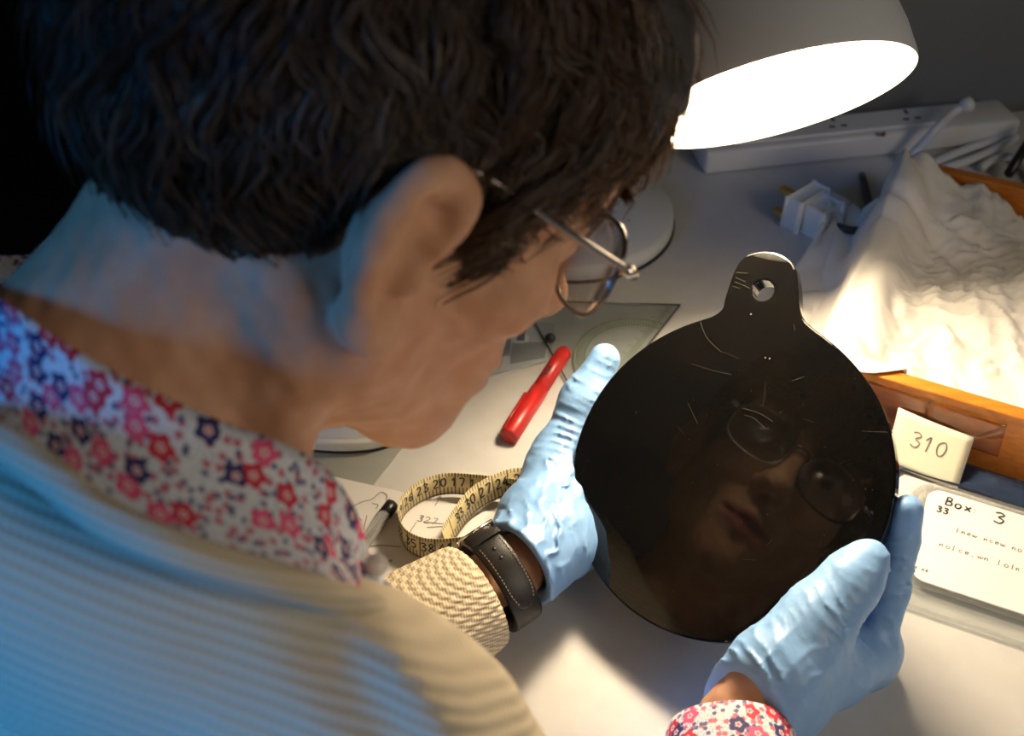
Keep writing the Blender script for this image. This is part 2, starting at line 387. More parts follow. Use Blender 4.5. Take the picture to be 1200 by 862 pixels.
M_brass = mat('brass', (.75, .52, .20), .3, Metallic=1.0)
M_navy = mottled('navy_plastic_sheet', (.010, .016, .035), (.02, .035, .07), 25, .22, .6, .004)
M_tissue = mottled('white_tissue', (.76, .72, .66), (.80, .77, .71), 18, .8, .25, .002)
def wood():
    m = mat('varnished_wood', (.5, .2, .04), .32); tc = nd(m, 'ShaderNodeTexCoord').outputs['Object']
    mp = nd(m, 'ShaderNodeMapping'); lk(m, tc, mp.inputs[0]); mp.inputs['Rotation'].default_value = (0, 0, math.radians(27)); mp.inputs['Scale'].default_value = (5, 90, 90)
    f = noise(m, 2.2, 5, mp.outputs[0], .6)
    lk(m, ramp(m, f, [(.25, (.44, .12, .014)), (.55, (.60, .20, .025)), (.8, (.70, .28, .045))]), bsdf(m).inputs['Base Color']); bump(m, f, .08, .0005)
    return m
M_wood = wood()
M_tape_clear = clear('sticky_tape', (.90, .80, .62), .06, .25)
def tape_mat():
    m = mat('tape_measure_print', (.72, .62, .34), .5); uv = nd(m, 'ShaderNodeTexCoord').outputs['UV']; sp = nd(m, 'ShaderNodeSeparateXYZ'); lk(m, uv, sp.inputs[0])
    u, v = sp.outputs[0], sp.outputs[1]
    def ticks(per, w, top): return math_n(m, 'MULTIPLY', math_n(m, 'LESS_THAN', math_n(m, 'FRACT', math_n(m, 'DIVIDE', u, per)), w), math_n(m, 'LESS_THAN', v, top))
    a = math_n(m, 'MAXIMUM', ticks(.0025, .30, .34), ticks(.01, .09, 1.0)); a = math_n(m, 'MAXIMUM', a, math_n(m, 'LESS_THAN', math_n(m, 'ABSOLUTE', math_n(m, 'SUBTRACT', v, .06)), .025))
    e = math_n(m, 'MULTIPLY', math_n(m, 'GREATER_THAN', v, .85), math_n(m, 'LESS_THAN', math_n(m, 'FRACT', math_n(m, 'DIVIDE', u, .002)), .3))
    a = math_n(m, 'MAXIMUM', a, e)
    col = mixc(m, a, (.74, .63, .36), (.10, .075, .04)); lk(m, col, bsdf(m).inputs['Base Color']); return m
M_tape = tape_mat()
# ------------------------------------------------------------------ setting and desk
WA_ = np.array([.982, .19, 0]); WB_ = np.array([-.19, .982, 0])         # along and away from the back wall
ang_w = math.atan2(.19, .982)
def deskpt(a, b, z=0): return WA_ * a + WB_ * b + np.array([0, 0, z])
def wframe(a, b, z=0, extra=0):
    c = deskpt(a, b, z); return Matrix.Translation(Vector(c)) @ Matrix.Rotation(ang_w + extra, 4, 'Z')
fl = box('floor', Matrix.Translation((0, .3, -.80)), 5, 5, .06, M_dark, bevel=0); tag(fl, kind='structure')
wl = box('wall_back', wframe(1.0, .935, -.74), 2.24, .08, 2.4, M_wall, bevel=0); tag(wl, kind='structure')
wd_ = box('wall_far', wframe(0, 2.2, -.74), 5, .06, 2.4, M_dark, bevel=0); tag(wd_, kind='structure')
desk = empty('desk', deskpt(.55, .42, -.74), 'pale grey laminate desk that everything stands on', 'desk')
box('worktop', wframe(.55, .385, -.03), 1.31, 1.0, .03, M_desk, desk, .002)
for a in (-.06, 1.16):
    for b in (-.07, .84): box('leg', wframe(a, b, -.74), .05, .05, .71, M_gunmetal, desk, .002)

# ------------------------------------------------------------------ desk lamp
LB = ground(668, 258); LB[2] = 0
lamp_c = pt(907, 118, .62)
lv = nrm(CAM - lamp_c); lq = .22 * CR - .975 * CU; lq = nrm(lq - lv * (lq @ lv)); ln = nrm(.963 * lq + .268 * lv)                      # where the opening looks
lamp = empty('desk_lamp', LB, 'lit grey desk lamp leaning over the desk, round weighted foot', 'lamp')
def lathe(name, prof, P0, axis, mat_, parent, n=64, smooth=True):
    axis = nrm(axis); x = nrm(np.cross(axis, (.3, .5, .81) if abs(axis[2]) < .9 else (1, 0, 0))); y = np.cross(axis, x); V = []; Fc = []
    for (r, h) in prof:
        for k in range(n):
            t = 2 * math.pi * k / n; V.append(P0 + axis * h + r * (math.cos(t) * x + math.sin(t) * y))
    for i in range(len(prof) - 1):
        for k in range(n): l = (k + 1) % n; Fc.append((i * n + k, i * n + l, (i + 1) * n + l, (i + 1) * n + k))
    return obj(name, V, Fc, mat_, parent, smooth)
lathe('foot', [(.0005, .0002), (.088, .0002), (.090, .002), (.090, .010), (.086, .016), (.03, .019), (.0005, .019)], LB, (0, 0, 1), M_shade, lamp)
lathe('foot_gasket', [(.0005, .0001), (.0915, .0001), (.0915, .0025), (.0005, .0025)], LB, (0, 0, 1), M_black, lamp)
bt = ground(731, 236, .0185)
for k, (q, w, h) in enumerate((((733, 222), .004, .007), ((727, 252), .011, .003), ((730, 259), .011, .003))):
    box('switch_mark', Matrix.Translation(Vector(ground(*q, .0165))), w, h, .0012, M_black, lamp, 0)
RL = 163 / FPX * .62; LK = RL / .0798
apex = lamp_c - ln * .135 * LK
sc_ = lambda prof: [(RL * r, h * LK) for r, h in prof]
lathe('lamp_shade', sc_([(1, 0), (1.005, -.004), (.99, -.02), (.93, -.045), (.80, -.075), (.58, -.105), (.33, -.125), (.30, -.15), (.01, -.152)]), lamp_c, ln, M_shade, lamp)
lathe('reflector', sc_([(.995, 0), (.965, -.003), (.95, -.02), (.89, -.045), (.76, -.072), (.5, -.10), (.01, -.112)]), lamp_c, ln, M_inner, lamp)
lathe('bulb', sc_([(.01, -.041), (.25, -.042), (.40, -.046), (.45, -.053), (.40, -.063), (.2, -.075), (.01, -.077)]), lamp_c, ln, M_glow, lamp)
st = catmull([LB + [0, 0, .015], LB + [0, .0, .06], LB + [-.0, .03, .2], LB + [.02, .0, .36], apex + [-.01, .03, .10], apex - ln * .015 + [0, 0, .03], apex - ln * .008], 8)
tube('stem', st, .006, M_gunmetal, lamp, 10)

# ------------------------------------------------------------------ power strip, cables and plug
sl0 = ground(825, 206); sl1 = ground(1148, 172, .0)
u_s = WA_; a0 = sl0 @ WA_; b0 = sl0 @ WB_
LS = .315
strip = empty('power_strip', deskpt(a0 + LS / 2, b0 + .0225), 'white power strip lying against the dark wall behind the lamp', 'power strip')
box('housing', wframe(a0 + LS / 2, b0 + .0225), LS, .045, .024, M_white, strip, .004, True)
box('ridge', wframe(a0 + LS / 2 - .02, b0 + .024, .0235), LS - .10, .030, .003, M_white, strip, .001)
for k in range(3):
    bx = a0 + .06 + k * .075
    for dx, dy, w, h in ((0, .008, .003, .007), (-.006, -.005, .006, .003), (.006, -.005, .006, .003)):
        box('socket_slot', wframe(bx + dx, b0 + .024 + dy, .0262), w, h, .0006, M_black, strip, 0)
tube('screw', [ground(1035, 157, .0265), ground(1035, 157, .0275)], .0024, M_gunmetal, strip, 10)
c1 = catmull([ground(1062, 188, .008), ground(1078, 172, .022), ground(1098, 150, .04), pt(1115, 133, 1.02), pt(1130, 124, 1.02), pt(1140, 121, 1.02)], 8)
cab = tube('power_cable', c1, .0042, M_white, None, 8); tag(cab, 'white cable arching up over the power strip to a grip', 'cable')
g = tube('cable_grip', [c1[-12], c1[-8], c1[-4], c1[-1]], [.0046, .0075, .0075, .004], M_white, cab, 10)
for nm, P, lab in (('power_cable', [ground(1092, 192, .006), ground(1130, 176, .006), ground(1160, 166, .006), ground(1178, 158, .006)], 'white cable lying behind the wooden box, nearest the wall'),
                   ('power_cable', [ground(1100, 199, .006), ground(1140, 186, .006), ground(1172, 172, .006), ground(1190, 160, .006)], 'white cable running just behind the wooden box edge'),
                   ('power_cable', [ground(1150, 196, .006), ground(1165, 187, .006), ground(1185, 184, .006), ground(1205, 200, .006), ground(1225, 232, .006)], 'pale cable curling to the right behind the wooden box')):
    tag(tube(nm, catmull(P, 8), .0042, M_white, None, 8), lab, 'cable')
tag(tube('black_rod', [ground(1182, 204, .012), ground(1215, 150, .03)], .0045, M_black, None, 10), 'short black rod sticking up at the right behind the box', 'rod')
pl = ground(944, 262); pa = nrm(ground(895, 240) - ground(936, 262)); pa[2] = 0; pa = nrm(pa); pb = np.array([-pa[1], pa[0], 0])
plug = empty('mains_plug', pl, 'white three pin mains plug lying on its side left of tissue', 'plug')
def pframe(c, x, y, z): return frame(x, y, z, c)
zz = np.array([0, 0, 1.0])
box('plug_body', pframe(pl + pa * .004, pa, pb, zz), .014, .036, .028, M_white, plug, .003)
box('plug_back', pframe(pl - pa * .012, pa, pb, zz), .020, .026, .024, M_white, plug, .004)
for dy, dz, L in ((-.011, .004, .016), (.011, .004, .016), (0, .019, .021)):
    box('pin', pframe(pl + pa * (.010 + L / 2) + pb * dy + zz * dz, pa, pb, zz), L, .006, .0045, M_brass, plug, .0005)
tag(tube('plug_cable', catmull([pl - pa * .020 + [0, 0, .012], pl - pa * .05 + [0, .01, .012], pl - pa * .085 + [.0, .06, .006], ground(1010, 205, .005)], 6), .0035, M_black, plug, 8), None)

# ------------------------------------------------------------------ wooden box with tissue
BH = .054; bd = nrm((.90, -.436, 0)); bp = np.array([-bd[1], bd[0], 0]); bA = ground(1170, 557); bA[2] = 0
ang_b = math.atan2(bd[1], bd[0])
def bx(u, v, z=0.0): return bA + bd * u + bp * v + np.array([0, 0, z])
def bframe(u, v, z=0.0): return Matrix.Translation(Vector(bx(u, v, z))) @ Matrix.Rotation(ang_b, 4, 'Z')
U0, U1, DV, TH = -.125, .36, .292, .011
wb = empty('wooden_box', bx((U0 + U1) / 2, DV / 2), 'open orange varnished wooden box lined with tissue paper', 'box')
box('front_panel', bframe((U0 + U1) / 2, TH / 2), U1 - U0, TH, BH, M_wood, wb, .0012)
box('back_panel', bframe((U0 + U1) / 2, DV - TH / 2), U1 - U0, TH, BH, M_wood, wb, .0012)
for u in (U0 + TH / 2, U1 - TH / 2): box('side_panel', bframe(u, DV / 2), TH, DV - 2 * TH, BH, M_wood, wb, .0012)
box('bottom_panel', bframe((U0 + U1) / 2, DV / 2, .001), U1 - U0 - 2 * TH, DV - 2 * TH, .005, M_wood, wb, .0005)
# tissue: one crumpled sheet lying in the box and spilling over its left side
def tissue():
    nu, nv = 190, 120; V = []; Fc = []; r = np.random.default_rng(5)
    def sm(x, a, b): t = np.clip((x - a) / (b - a), 0, 1); return t * t * (3 - 2 * t)
    for j in range(nv):
        for i in range(nu):
            s = i / (nu - 1); t = j / (nv - 1)
            u = U0 - .105 + s * (.105 + U1 - U0 - .02); v = .016 - .020 * float(sm(u, U0 + .06, U0 + .02)) + t * (DV - .045)
            f = wob(np.array([[u * 1.0, v * 1.0, 0]]), 38, 3)[0]; f2 = wob(np.array([[u * 1.6 + v, v * .7, 0]]), 95, 9)[0]
            fold = abs(math.sin((u * .75 + v * .25) * 95 + 1.6 * f)) ** .6
            f3 = wob(np.array([[u + .4 * v, v * .8 - .3 * u, 0]]), 210, 15)[0]; f4 = wob(np.array([[u, v, 0]]), 330, 19)[0]
            z = .034 + .006 * f + .0035 * (1 - abs(f2)) + .004 * fold + .0028 * max(0, 1 - 2.2 * abs(f3)) + .0016 * max(0, 1 - 2.5 * abs(f4))
            z += .016 * math.exp(-((u + .01) / .035) ** 2 - ((v - .19) / .05) ** 2) + .022 * math.exp(-((u - .14) / .09) ** 2 - ((v - .13) / .07) ** 2)
            z -= .012 * sm(v, .2, .26) * sm(u, -.06, .0)
            over = sm(u, U0 + .045, U0 + .004); z = z * (1 - over) + over * (BH + .006 + .006 * fold * (1 + .5 * f) + .010 * sm(v, .17, .25))
            if u < U0 - .004:
                d = (U0 - .004 - u); dz = (.055 + .012 * f) * sm(d, 0, .045); z = z - dz
                u = u + .6 * d * (1 - .25 * fold); z = max(z, .003)
            if v < .013 and u > U0 - .006: z = max(z, BH + .003)
            v2 = v - (.045 * sm(t, .0, .35) * 0)
            V.append(bx(u, v2 + (.010 * f if t > .9 else 0) + (.020 * sm(s, .2, 0) * sm(t, .7, 1)), max(z, .008 if u > U0 + TH else .002)))
    for j in range(nv - 1):
        for i in range(nu - 1): a = j * nu + i; Fc.append((a, a + 1, a + nu + 1, a + nu))
    o = obj('tissue_paper', V, Fc, M_tissue)
    so = o.modifiers.new('thickness', 'SOLIDIFY'); so.thickness = .0004
    return tag(o, 'crumpled white tissue paper filling and spilling out of the wooden box', 'tissue paper')
tissue()
# card and sticky tape on the box front
fp = bA - bp * .0002; fnv = -bp
def onfront(px, py, off=.0): return onplane(px, py, bA - bp * off, -bp)
def quad_sheet(name, px4, off, thick, mat_, parent, curl=None, n=8):
    c = [onfront(q[0], q[1], q[2] if len(q) > 2 else off) for q in px4]; V = []; Fc = []
    for j in range(n + 1):
        for i in range(n + 1):
            s, t = i / n, j / n; p = c[0] * (1 - s) * (1 - t) + c[1] * s * (1 - t) + c[2] * s * t + c[3] * (1 - s) * t
            if curl: p = p - bp * curl(s, t)
            V.append(p)
    for j in range(n):
        for i in range(n): a = j * (n + 1) + i; Fc.append((a, a + 1, a + n + 2, a + n + 1))
    o = obj(name, V, Fc, mat_, parent); so = o.modifiers.new('thickness', 'SOLIDIFY'); so.thickness = thick; return o
lc = empty('number_card', onfront(1092, 525, .001), 'cream paper card reading 310 taped to the wooden box front', 'card')
quad_sheet('card', [(1053, 477, .002), (1142, 512, .002), (1122, 573, .026), (1037, 541, .024)], .0030, .0003, M_cardpaper, lc, lambda s, t: .0012 * math.sin(3 * s))
quad_sheet('tape_strip', [(1018, 446), (1092, 470), (1084, 506), (1010, 485)], .0008, .0001, M_tape_clear, lc)
quad_sheet('tape_strip', [(1088, 470), (1180, 498), (1170, 534), (1078, 506)], .0012, .0001, M_tape_clear, lc, lambda s, t: .001 * s)
quad_sheet('tape_fold', [(1141, 512), (1180, 497), (1175, 513), (1142, 514)], .0022, .0001, M_tape_clear, lc, lambda s, t: .0015 * math.sin(3.1 * t))
q0 = onfront(1053, 477, .002); ex = nrm(onfront(1142, 512, .002) - q0); ey = nrm(q0 - onfront(1037, 541, .024)); cw = np.linalg.norm(onfront(1142, 512, .002) - q0); K_ = [onfront(*q) for q in ((1053, 477, .002), (1142, 512, .002), (1122, 573, .026), (1037, 541, .024))]; ch_ = np.linalg.norm(K_[3] - K_[0])
V, Fc = ribbon(write('310', .0125, -.0205, .0105, .72, .1), lambda u, v: (lambda a, b: K_[0] * (1 - a) * (1 - b) + K_[1] * a * (1 - b) + K_[2] * a * b + K_[3] * (1 - a) * b - bp * (.0008 + .0012 * math.sin(3 * a)))(u / cw, -v / ch_), .0009)
obj('handwritten_number', V, Fc, M_pencil, lc, False)

# ------------------------------------------------------------------ navy sheet and clear storage box with label
nv_ = []; nf = []
NN, MM = 40, 10
for j in range(MM + 1):
    for i in range(NN + 1):
        u = -.14 + .46 * i / NN; v = -.002 - (.024 + .034 * min(1, max(0, (-.060 - u) / .02))) * (1 - j / MM)
        nv_.append(bx(u, v, .002 + .0012 * (wob(np.array([[u, v, 0]]), 120, 21)[0] + 1.6) + .003 * math.exp(-((v + .012 + .006 * math.sin(u * 40)) / .005) ** 2)))
for j in range(MM):
    for i in range(NN): a = j * (NN + 1) + i; nf.append((a, a + 1, a + NN + 2, a + NN + 1))
o = obj('plastic_sheet', nv_, nf, M_navy); so = o.modifiers.new('thickness', 'SOLIDIFY'); so.thickness = .0006
tag(o, 'dark navy plastic sheet crumpled between wooden box and clear box', 'plastic sheet')
c0 = ground(1062, 690); du = nrm(ground(1200, 736) - c0); du[2] = 0; du = nrm(du); dvv = np.array([-du[1], du[0], 0])
def rrect(cx, cy, w, h, r, n=8):
    out = []
    for (sx, sy, a0_) in ((1, 1, 0), (-1, 1, 90), (-1, -1, 180), (1, -1, 270)):
        for k in range(n + 1):
            a = math.radians(a0_ + 90 * k / n); out.append((cx + sx * (w / 2 - r) + r * math.cos(a), cy + sy * (h / 2 - r) + r * math.sin(a)))
    return out
def slab(name, outline, to3, z0, z1, mat_, parent=None, top_inset=.0, smooth=False):
    n = len(outline); cx = sum(p[0] for p in outline) / n; cy = sum(p[1] for p in outline) / n
    V = [to3(x, y, z0) for x, y in outline] + [to3(x, y, z1 - top_inset) for x, y in outline] + [to3(cx + (x - cx) * (1 - top_inset / abs(.03)), cy + (y - cy) * (1 - top_inset / .03), z1) for x, y in outline]
    Fc = [tuple(range(n))[::-1], tuple(range(2 * n, 3 * n))]
    for l in range(2):
        for k in range(n): m_ = (k + 1) % n; Fc.append((l * n + k, l * n + m_, (l + 1) * n + m_, (l + 1) * n + k))
    return obj(name, V, Fc, mat_, parent, smooth)
tb3 = lambda x, y, z: c0 + du * x + dvv * y + np.array([0, 0, z])
BW, BD = .26, .088
cb = empty('storage_box', tb3(BW / 2 - .005, BD / 2, 0), 'clear plastic storage box with handwritten paper under its lid', 'storage box')
slab('lower_flange', rrect(BW / 2 - .005, BD / 2 - .006, BW + .012, BD + .020, .012), tb3, .0008, .002, M_clear, cb)
slab('tray', rrect(BW / 2 - .005, BD / 2, BW, BD, .012), tb3, .0026, .0058, M_clear, cb)
slab('paper_insert', rrect(BW / 2 - .005, BD / 2, BW - .008, BD - .008, .010), tb3, .0062, .0072, M_paper, cb)
rim = rrect(BW / 2 - .005, BD / 2, BW - .002, BD - .002, .012)
tube('lid_rim', [tb3(x, y, .0078) for x, y in rim], .0022, M_clear, cb, 8, True)
tube('lid_step', [tb3(x, y, .0030) for x, y in rrect(BW / 2 - .005, BD / 2 - .006, BW + .008, BD + .016, .012)], .0012, M_clear, cb, 6, True)
W_ = write('Box', .010, .0725, .0075, .7) + write(':', .027, .0722, .0075) + write('3', .040, .0705, .0095, .8) + write('33', .006, .0645, .0050, .7)
V, Fc = ribbon(W_, lambda u, v: tb3(u, v, .0075), .0012); obj('marker_writing', V, Fc, M_ink, cb, False)
W_ = write('lnew ncew no', .020, .052, .0042, .7) + write('nolce,wn lo', .012, .036, .0042, .8) + write('we ne', -.001, .012, .003) + write('lo', .062, .050, .004) + write('nc', .062, .045, .004) + write('ln', .055, .036, .004) + write('cew lno x', .075, .066, .004)
V, Fc = ribbon(W_, lambda u, v: tb3(u, v, .0075), .0005); tag(obj('pencil_writing', V, Fc, M_pencil, cb, False), kind='stuff')

# ------------------------------------------------------------------ paper, mat, pen, marker, set square, scale card, tray
gz = lambda q, z=0.0: ground(*q, z)
def flat(name, pts, z0, z1, mat_, parent=None):
    n = len(pts); V = [np.array([p[0], p[1], z0]) for p in pts] + [np.array([p[0], p[1], z1]) for p in pts]
    Fc = [tuple(range(n))[::-1], tuple(range(n, 2 * n))] + [(k, (k + 1) % n, n + (k + 1) % n, n + k) for k in range(n)]
    return obj(name, V, Fc, mat_, parent, False)
m0, m1 = gz((432, 576)), gz((504, 484)); md = nrm(m1 - m0); ml = np.array([-md[1], md[0], 0])
tag(flat('desk_mat', [m0 - md * .09, m1 + md * .01, m1 + md * .01 + ml * .10, m0 - md * .09 + ml * .055], .0002, .0014, M_grey), 'thin grey green mat under the paper and the white tray', 'mat')
p0, p1 = gz((372, 556)), gz((478, 580)); pu = nrm(p1 - p0); pv = np.array([-pu[1], pu[0], 0]); PW = .148; P0_ = p0 + [0, 0, .002]
pp = empty('paper_sheet', P0_ + pu * .07 - pv * .05, 'white paper sheet with pencil sketch lying under the tape measure', 'paper')
flat('sheet', [P0_, P0_ + pu * PW, P0_ + pu * PW - pv * .105, P0_ - pv * .105], .0016, .0020, M_paper, pp)
p3 = lambda u, v: P0_ + pu * u + pv * v + np.array([0, 0, .0004])
def onpap(px, py): d = gz((px, py), .002) - P0_; return (d @ pu, d @ pv)
SK = [catmull([(*onpap(x, y), 0) for x, y in q], 6)[:, :2] for q in ([(413, 594), (425, 588), (436, 585), (446, 577), (453, 580), (452, 586)], [(436, 590), (443, 592), (440, 597)], [(420, 607), (424, 610)],
      [(492, 586), (488, 593)], [(430, 604), (426, 622)], [(430, 641), (445, 639), (470, 641)], [(480, 624), (488, 612)], [(500, 612), (520, 614)], [(500, 618), (530, 616)])]
hd = onpap(488, 610)
SK += write('327', hd[0], hd[1], .005, .8, .1) + write('w', *onpap(488, 588), .005) + write('^', *onpap(505, 592), .009) + write('ne', *onpap(424, 628), .004) + write('we n', *onpap(440, 655), .004)
V, Fc = ribbon(SK, p3, .0005); obj('pencil_sketch', V, Fc, M_pencil, pp, False)
pe0, pe1 = gz((460, 590), .0065), gz((405, 668), .0065); pd = nrm(pe1 - pe0)
pen = empty('clear_pen', gz((440, 620), .002), 'clear barrelled pen with black end plug lying on the paper', 'pen')
tube('barrel', [pe0 + pd * .004, pe0 + pd * .11], .0042, M_clearpen, pen, 10); tube('refill', [pe0 + pd * .006, pe0 + pd * .12], .0015, M_gunmetal, pen, 8)
tube('end_plug', [pe0, pe0 + pd * .0005, pe0 + pd * .010, pe0 + pd * .0105], [.0038, .0045, .0045, .0035], M_black, pen, 12)
r0, r1 = gz((596, 512), .0065), gz((662, 411), .0065); rd = nrm(r1 - r0); RLn = np.linalg.norm(r1 - r0)
mk = empty('red_marker', (r0 + r1) / 2 - [0, 0, .0065], 'red capped marker pen lying on desk beside the thumb', 'marker')
tube('cap', [r0, r0 + rd * .001, r0 + rd * .052, r0 + rd * .0525], [.0058, .0068, .0066, .0060], M_red, mk, 18)
tube('barrel', [r0 + rd * .050, r0 + rd * (RLn - .003), r0 + rd * RLn], [.0060, .0060, .0050], M_red, mk, 18)
sd = np.cross(zz, rd)
tube('clip', [r0 + rd * .004 + sd * .005 + zz * .004, r0 + rd * .042 + sd * .0065 + zz * .003], .0014, M_red, mk, 8)
ms = lambda u, v: r0 + rd * u + sd * (.0062 * math.sin(-v / .0062)) + zz * (.0062 * math.cos(v / .0062))
V, Fc = ribbon(write('cnew', .060, -.002, .005, .6), ms, .0009); obj('barrel_print', V, Fc, M_ink, mk, False)
# set square
T1, T2, T3 = gz((797, 357), .003), gz((690, 492), .003), gz((612, 352), .003)
ss = empty('set_square', (T1 + T2 + T3) / 3 - [0, 0, .003], 'clear triangular set square with protractor arc behind the gloved thumb', 'set square')
flat('plate', [T1, T3, T2], .0016, .0032, clear('tinted_clear_plastic', (.90, .92, .92), .02, .1), ss)
M_arc = mat('green_print', (.16, .20, .12), .7)
cen = (T1 + T2) / 2; e1 = nrm(T1 - cen); e2 = nrm(T3 - cen - e1 * ((T3 - cen) @ e1)); e1[2] = e2[2] = 0
HW_ = np.linalg.norm(T1 - T2) / 2
sq3 = lambda u, v: cen + e1 * u + e2 * v + zz * .0005
arc = [[(r * math.cos(t), r * math.sin(t)) for t in np.linspace(.02, math.pi - .02, 40)] for r in (HW_ * .62, HW_ * .52)]
V, Fc = ribbon(arc[:1], sq3, .0012); V2, F2 = ribbon(arc[1:], sq3, .0008)
Fc += [tuple(i + len(V) for i in f) for f in F2]; V += V2
tick = [[(HW_ * a * math.cos(t), HW_ * a * math.sin(t)) for a in (.53, .61)] for t in np.linspace(.05, math.pi - .05, 60)] + [[(x, .004), (x, .009 if k % 5 else .013)] for k, x in enumerate(np.linspace(-HW_ * .9, HW_ * .9, 70))]
V2, F2 = ribbon(tick, sq3, .0007); Fc += [tuple(i + len(V) for i in f) for f in F2]; V += V2
tag(obj('protractor_scale', V, Fc, M_arc, ss, False), kind='stuff')
for A_, B_ in ((T1, T3), (T3, T2), (T1, T2)): tube('edge', [A_ + zz * .0, B_ + zz * .0], .0007, M_gunmetal, ss, 6)
# striped scale card in a clear sleeve
k0, k1, k2, k3 = gz((525, 452)), gz((640, 425)), gz((646, 384)), gz((535, 372))
sc = empty('scale_card', (k0 + k2) / 2, 'pale card with dark stripes in a clear sleeve near chin', 'card')
M_sl = mottled('pale_blue_card', (.48, .52, .56), (.54, .58, .62), 30, .7); M_st = mat('slate_stripe', (.09, .10, .14), .7); M_st2 = mat('mid_grey_patch', (.25, .27, .30), .7)
def bil(s, t): return k0 * (1 - s) * (1 - t) + k1 * s * (1 - t) + k2 * s * t + k3 * (1 - s) * t
flat('card', [k0, k1, k2, k3], .0003, .0015, M_sl, sc)
for s0, s1, t0, t1, mm in ((.10, .15, 0.04, .5, M_st), (.30, .345, .04, .98, M_st), (.52, .60, .3, .98, M_st2), (.62, .98, .12, .55, M_st2), (.66, .74, .6, .95, M_st), (.02, .08, .5, .98, M_st2)):
    flat('stripe', [bil(s0, t0), bil(s1, t0), bil(s1, t1), bil(s0, t1)], .0015, .0018, mm, sc)
nf_ = []; nvv = []
for j in range(13):
    for i in range(17): p = bil(i / 16 * 1.08 - .04, j / 12 * 1.1 - .05); nvv.append(p + zz * (.0028 + .0012 * wob(p[None], 160, 31)[0]))
for j in range(12):
    for i in range(16): a = j * 17 + i; nf_.append((a, a + 1, a + 18, a + 17))
o = obj('clear_sleeve', nvv, nf_, M_clear, sc)
tube('punch_ring', [ground(645, 396, .003), ground(645, 396, .0045)], .004, M_black, sc, 14)
# white tray under the chin
ty = [gz(q) for q in ((330, 522), (360, 529), (400, 532), (440, 529), (468, 519), (482, 508), (488, 494), (488, 470), (478, 430))]
tx = [np.array([p[0], p[1]]) for p in catmull(ty, 5)]
tl = np.array(tx[-1]); tray_o = tx + [tl + [-.06, .01], np.array(tx[0]) + [-.012, .03]]
tr = empty('white_tray', ((tx[10][0] + tl[0]) / 2 - .02, (tx[10][1] + tl[1]) / 2, 0), 'white plastic tray with rounded corner below the chin', 'tray')
flat('tray_body', tray_o, .0016, .012, M_white, tr)
tube('tray_lip', [np.array([p[0], p[1], .012]) for p in tx], .0028, M_white, tr, 8)
flat('tray_foot', [np.array(p) * 1.0 + np.array([.001, -.001]) for p in tx[:-4]] + [tl + [-.05, .0], np.array(tx[0]) + [-.01, .02]], .0014, .0030, M_black, tr)

# ------------------------------------------------------------------ tape measure
def tape():
    TW = .0185
    outer = [(640, 592), (600, 586), (560, 581), (522, 579), (494, 588), (474, 604), (468, 624), (478, 645), (505, 656), (545, 652), (590, 640), (622, 626)]
    inner = [(645, 612), (640, 594), (615, 584), (585, 590), (558, 604), (540, 624), (525, 646)]
    P = [ground(x, y, .0022) for x, y in outer + inner]
    C = catmull(P, 10); n = len(C); s = np.r_[0, np.cumsum(np.linalg.norm(np.diff(C, axis=0), axis=1))]
    T = np.gradient(C, axis=0); T /= np.linalg.norm(T, axis=1)[:, None]; N = np.cross(T, zz)
    lift = np.interp(np.arange(n) / n, [0, .55, .65, .8, 1], [0, 0, .003, .006, .001])
    lean = np.interp(np.arange(n) / n, [0, .2, .45, .6, .8, 1], [.15, .1, -.12, .1, .35, .2])
    Up = zz[None] * np.cos(lean)[:, None] + N * np.sin(lean)[:, None]
    th = .0004; V = []; uv = []; Fc = []
    for side in (1, -1):
        for i in range(n):
            for w in (0, .5, 1): V.append(C[i] + zz * lift[i] + Up[i] * TW * w + N[i] * th * side / 2); uv.append((s[i], w))
    off = 3 * n
    for i in range(n - 1):
        for w in range(2): a = 3 * i + w; Fc.append((a, a + 1, a + 4, a + 3)); b = off + a; Fc.append((b, b + 3, b + 4, b + 1))
        a = 3 * i; Fc.append((a, a + 3, off + a + 3, off + a)); a += 2; Fc.append((a, off + a, off + a + 3, a + 3))
    t = empty('tape_measure', C.mean(0) * [1, 1, 0], 'yellow cloth tape measure coiled on edge beside the watch wrist', 'tape measure')
    obj('tape_band', V, Fc, M_tape, t, True, uv)
    VV = []; FF = []
    def at(u, v, side):
        u = float(np.clip(u, 0, s[-1] - 1e-4)); i = int(np.searchsorted(s, u)) - 1; i = max(0, min(i, n - 2)); f = (u - s[i]) / (s[i + 1] - s[i])
        return (C[i] * (1 - f) + C[i + 1] * f) + zz * lift[i] + Up[i] * v + N[i] * side * (th / 2 + .0003)
    for k in range(1, int(s[-1] / .012)):
        for side in (1, -1):
            for c in [str((k * 3 + 2) % 47)]:
                V1, F1 = ribbon(write(c, 0, 0, .0068, .62, 0), lambda u, v: at(k * .012 + (u - .003) * (side), .0075 + v, side), .0011)
                FF += [tuple(i + len(VV) for i in f) for f in F1]; VV += V1
    tag(obj('printed_numbers', VV, FF, M_ink, t, False), kind='stuff')
tape()

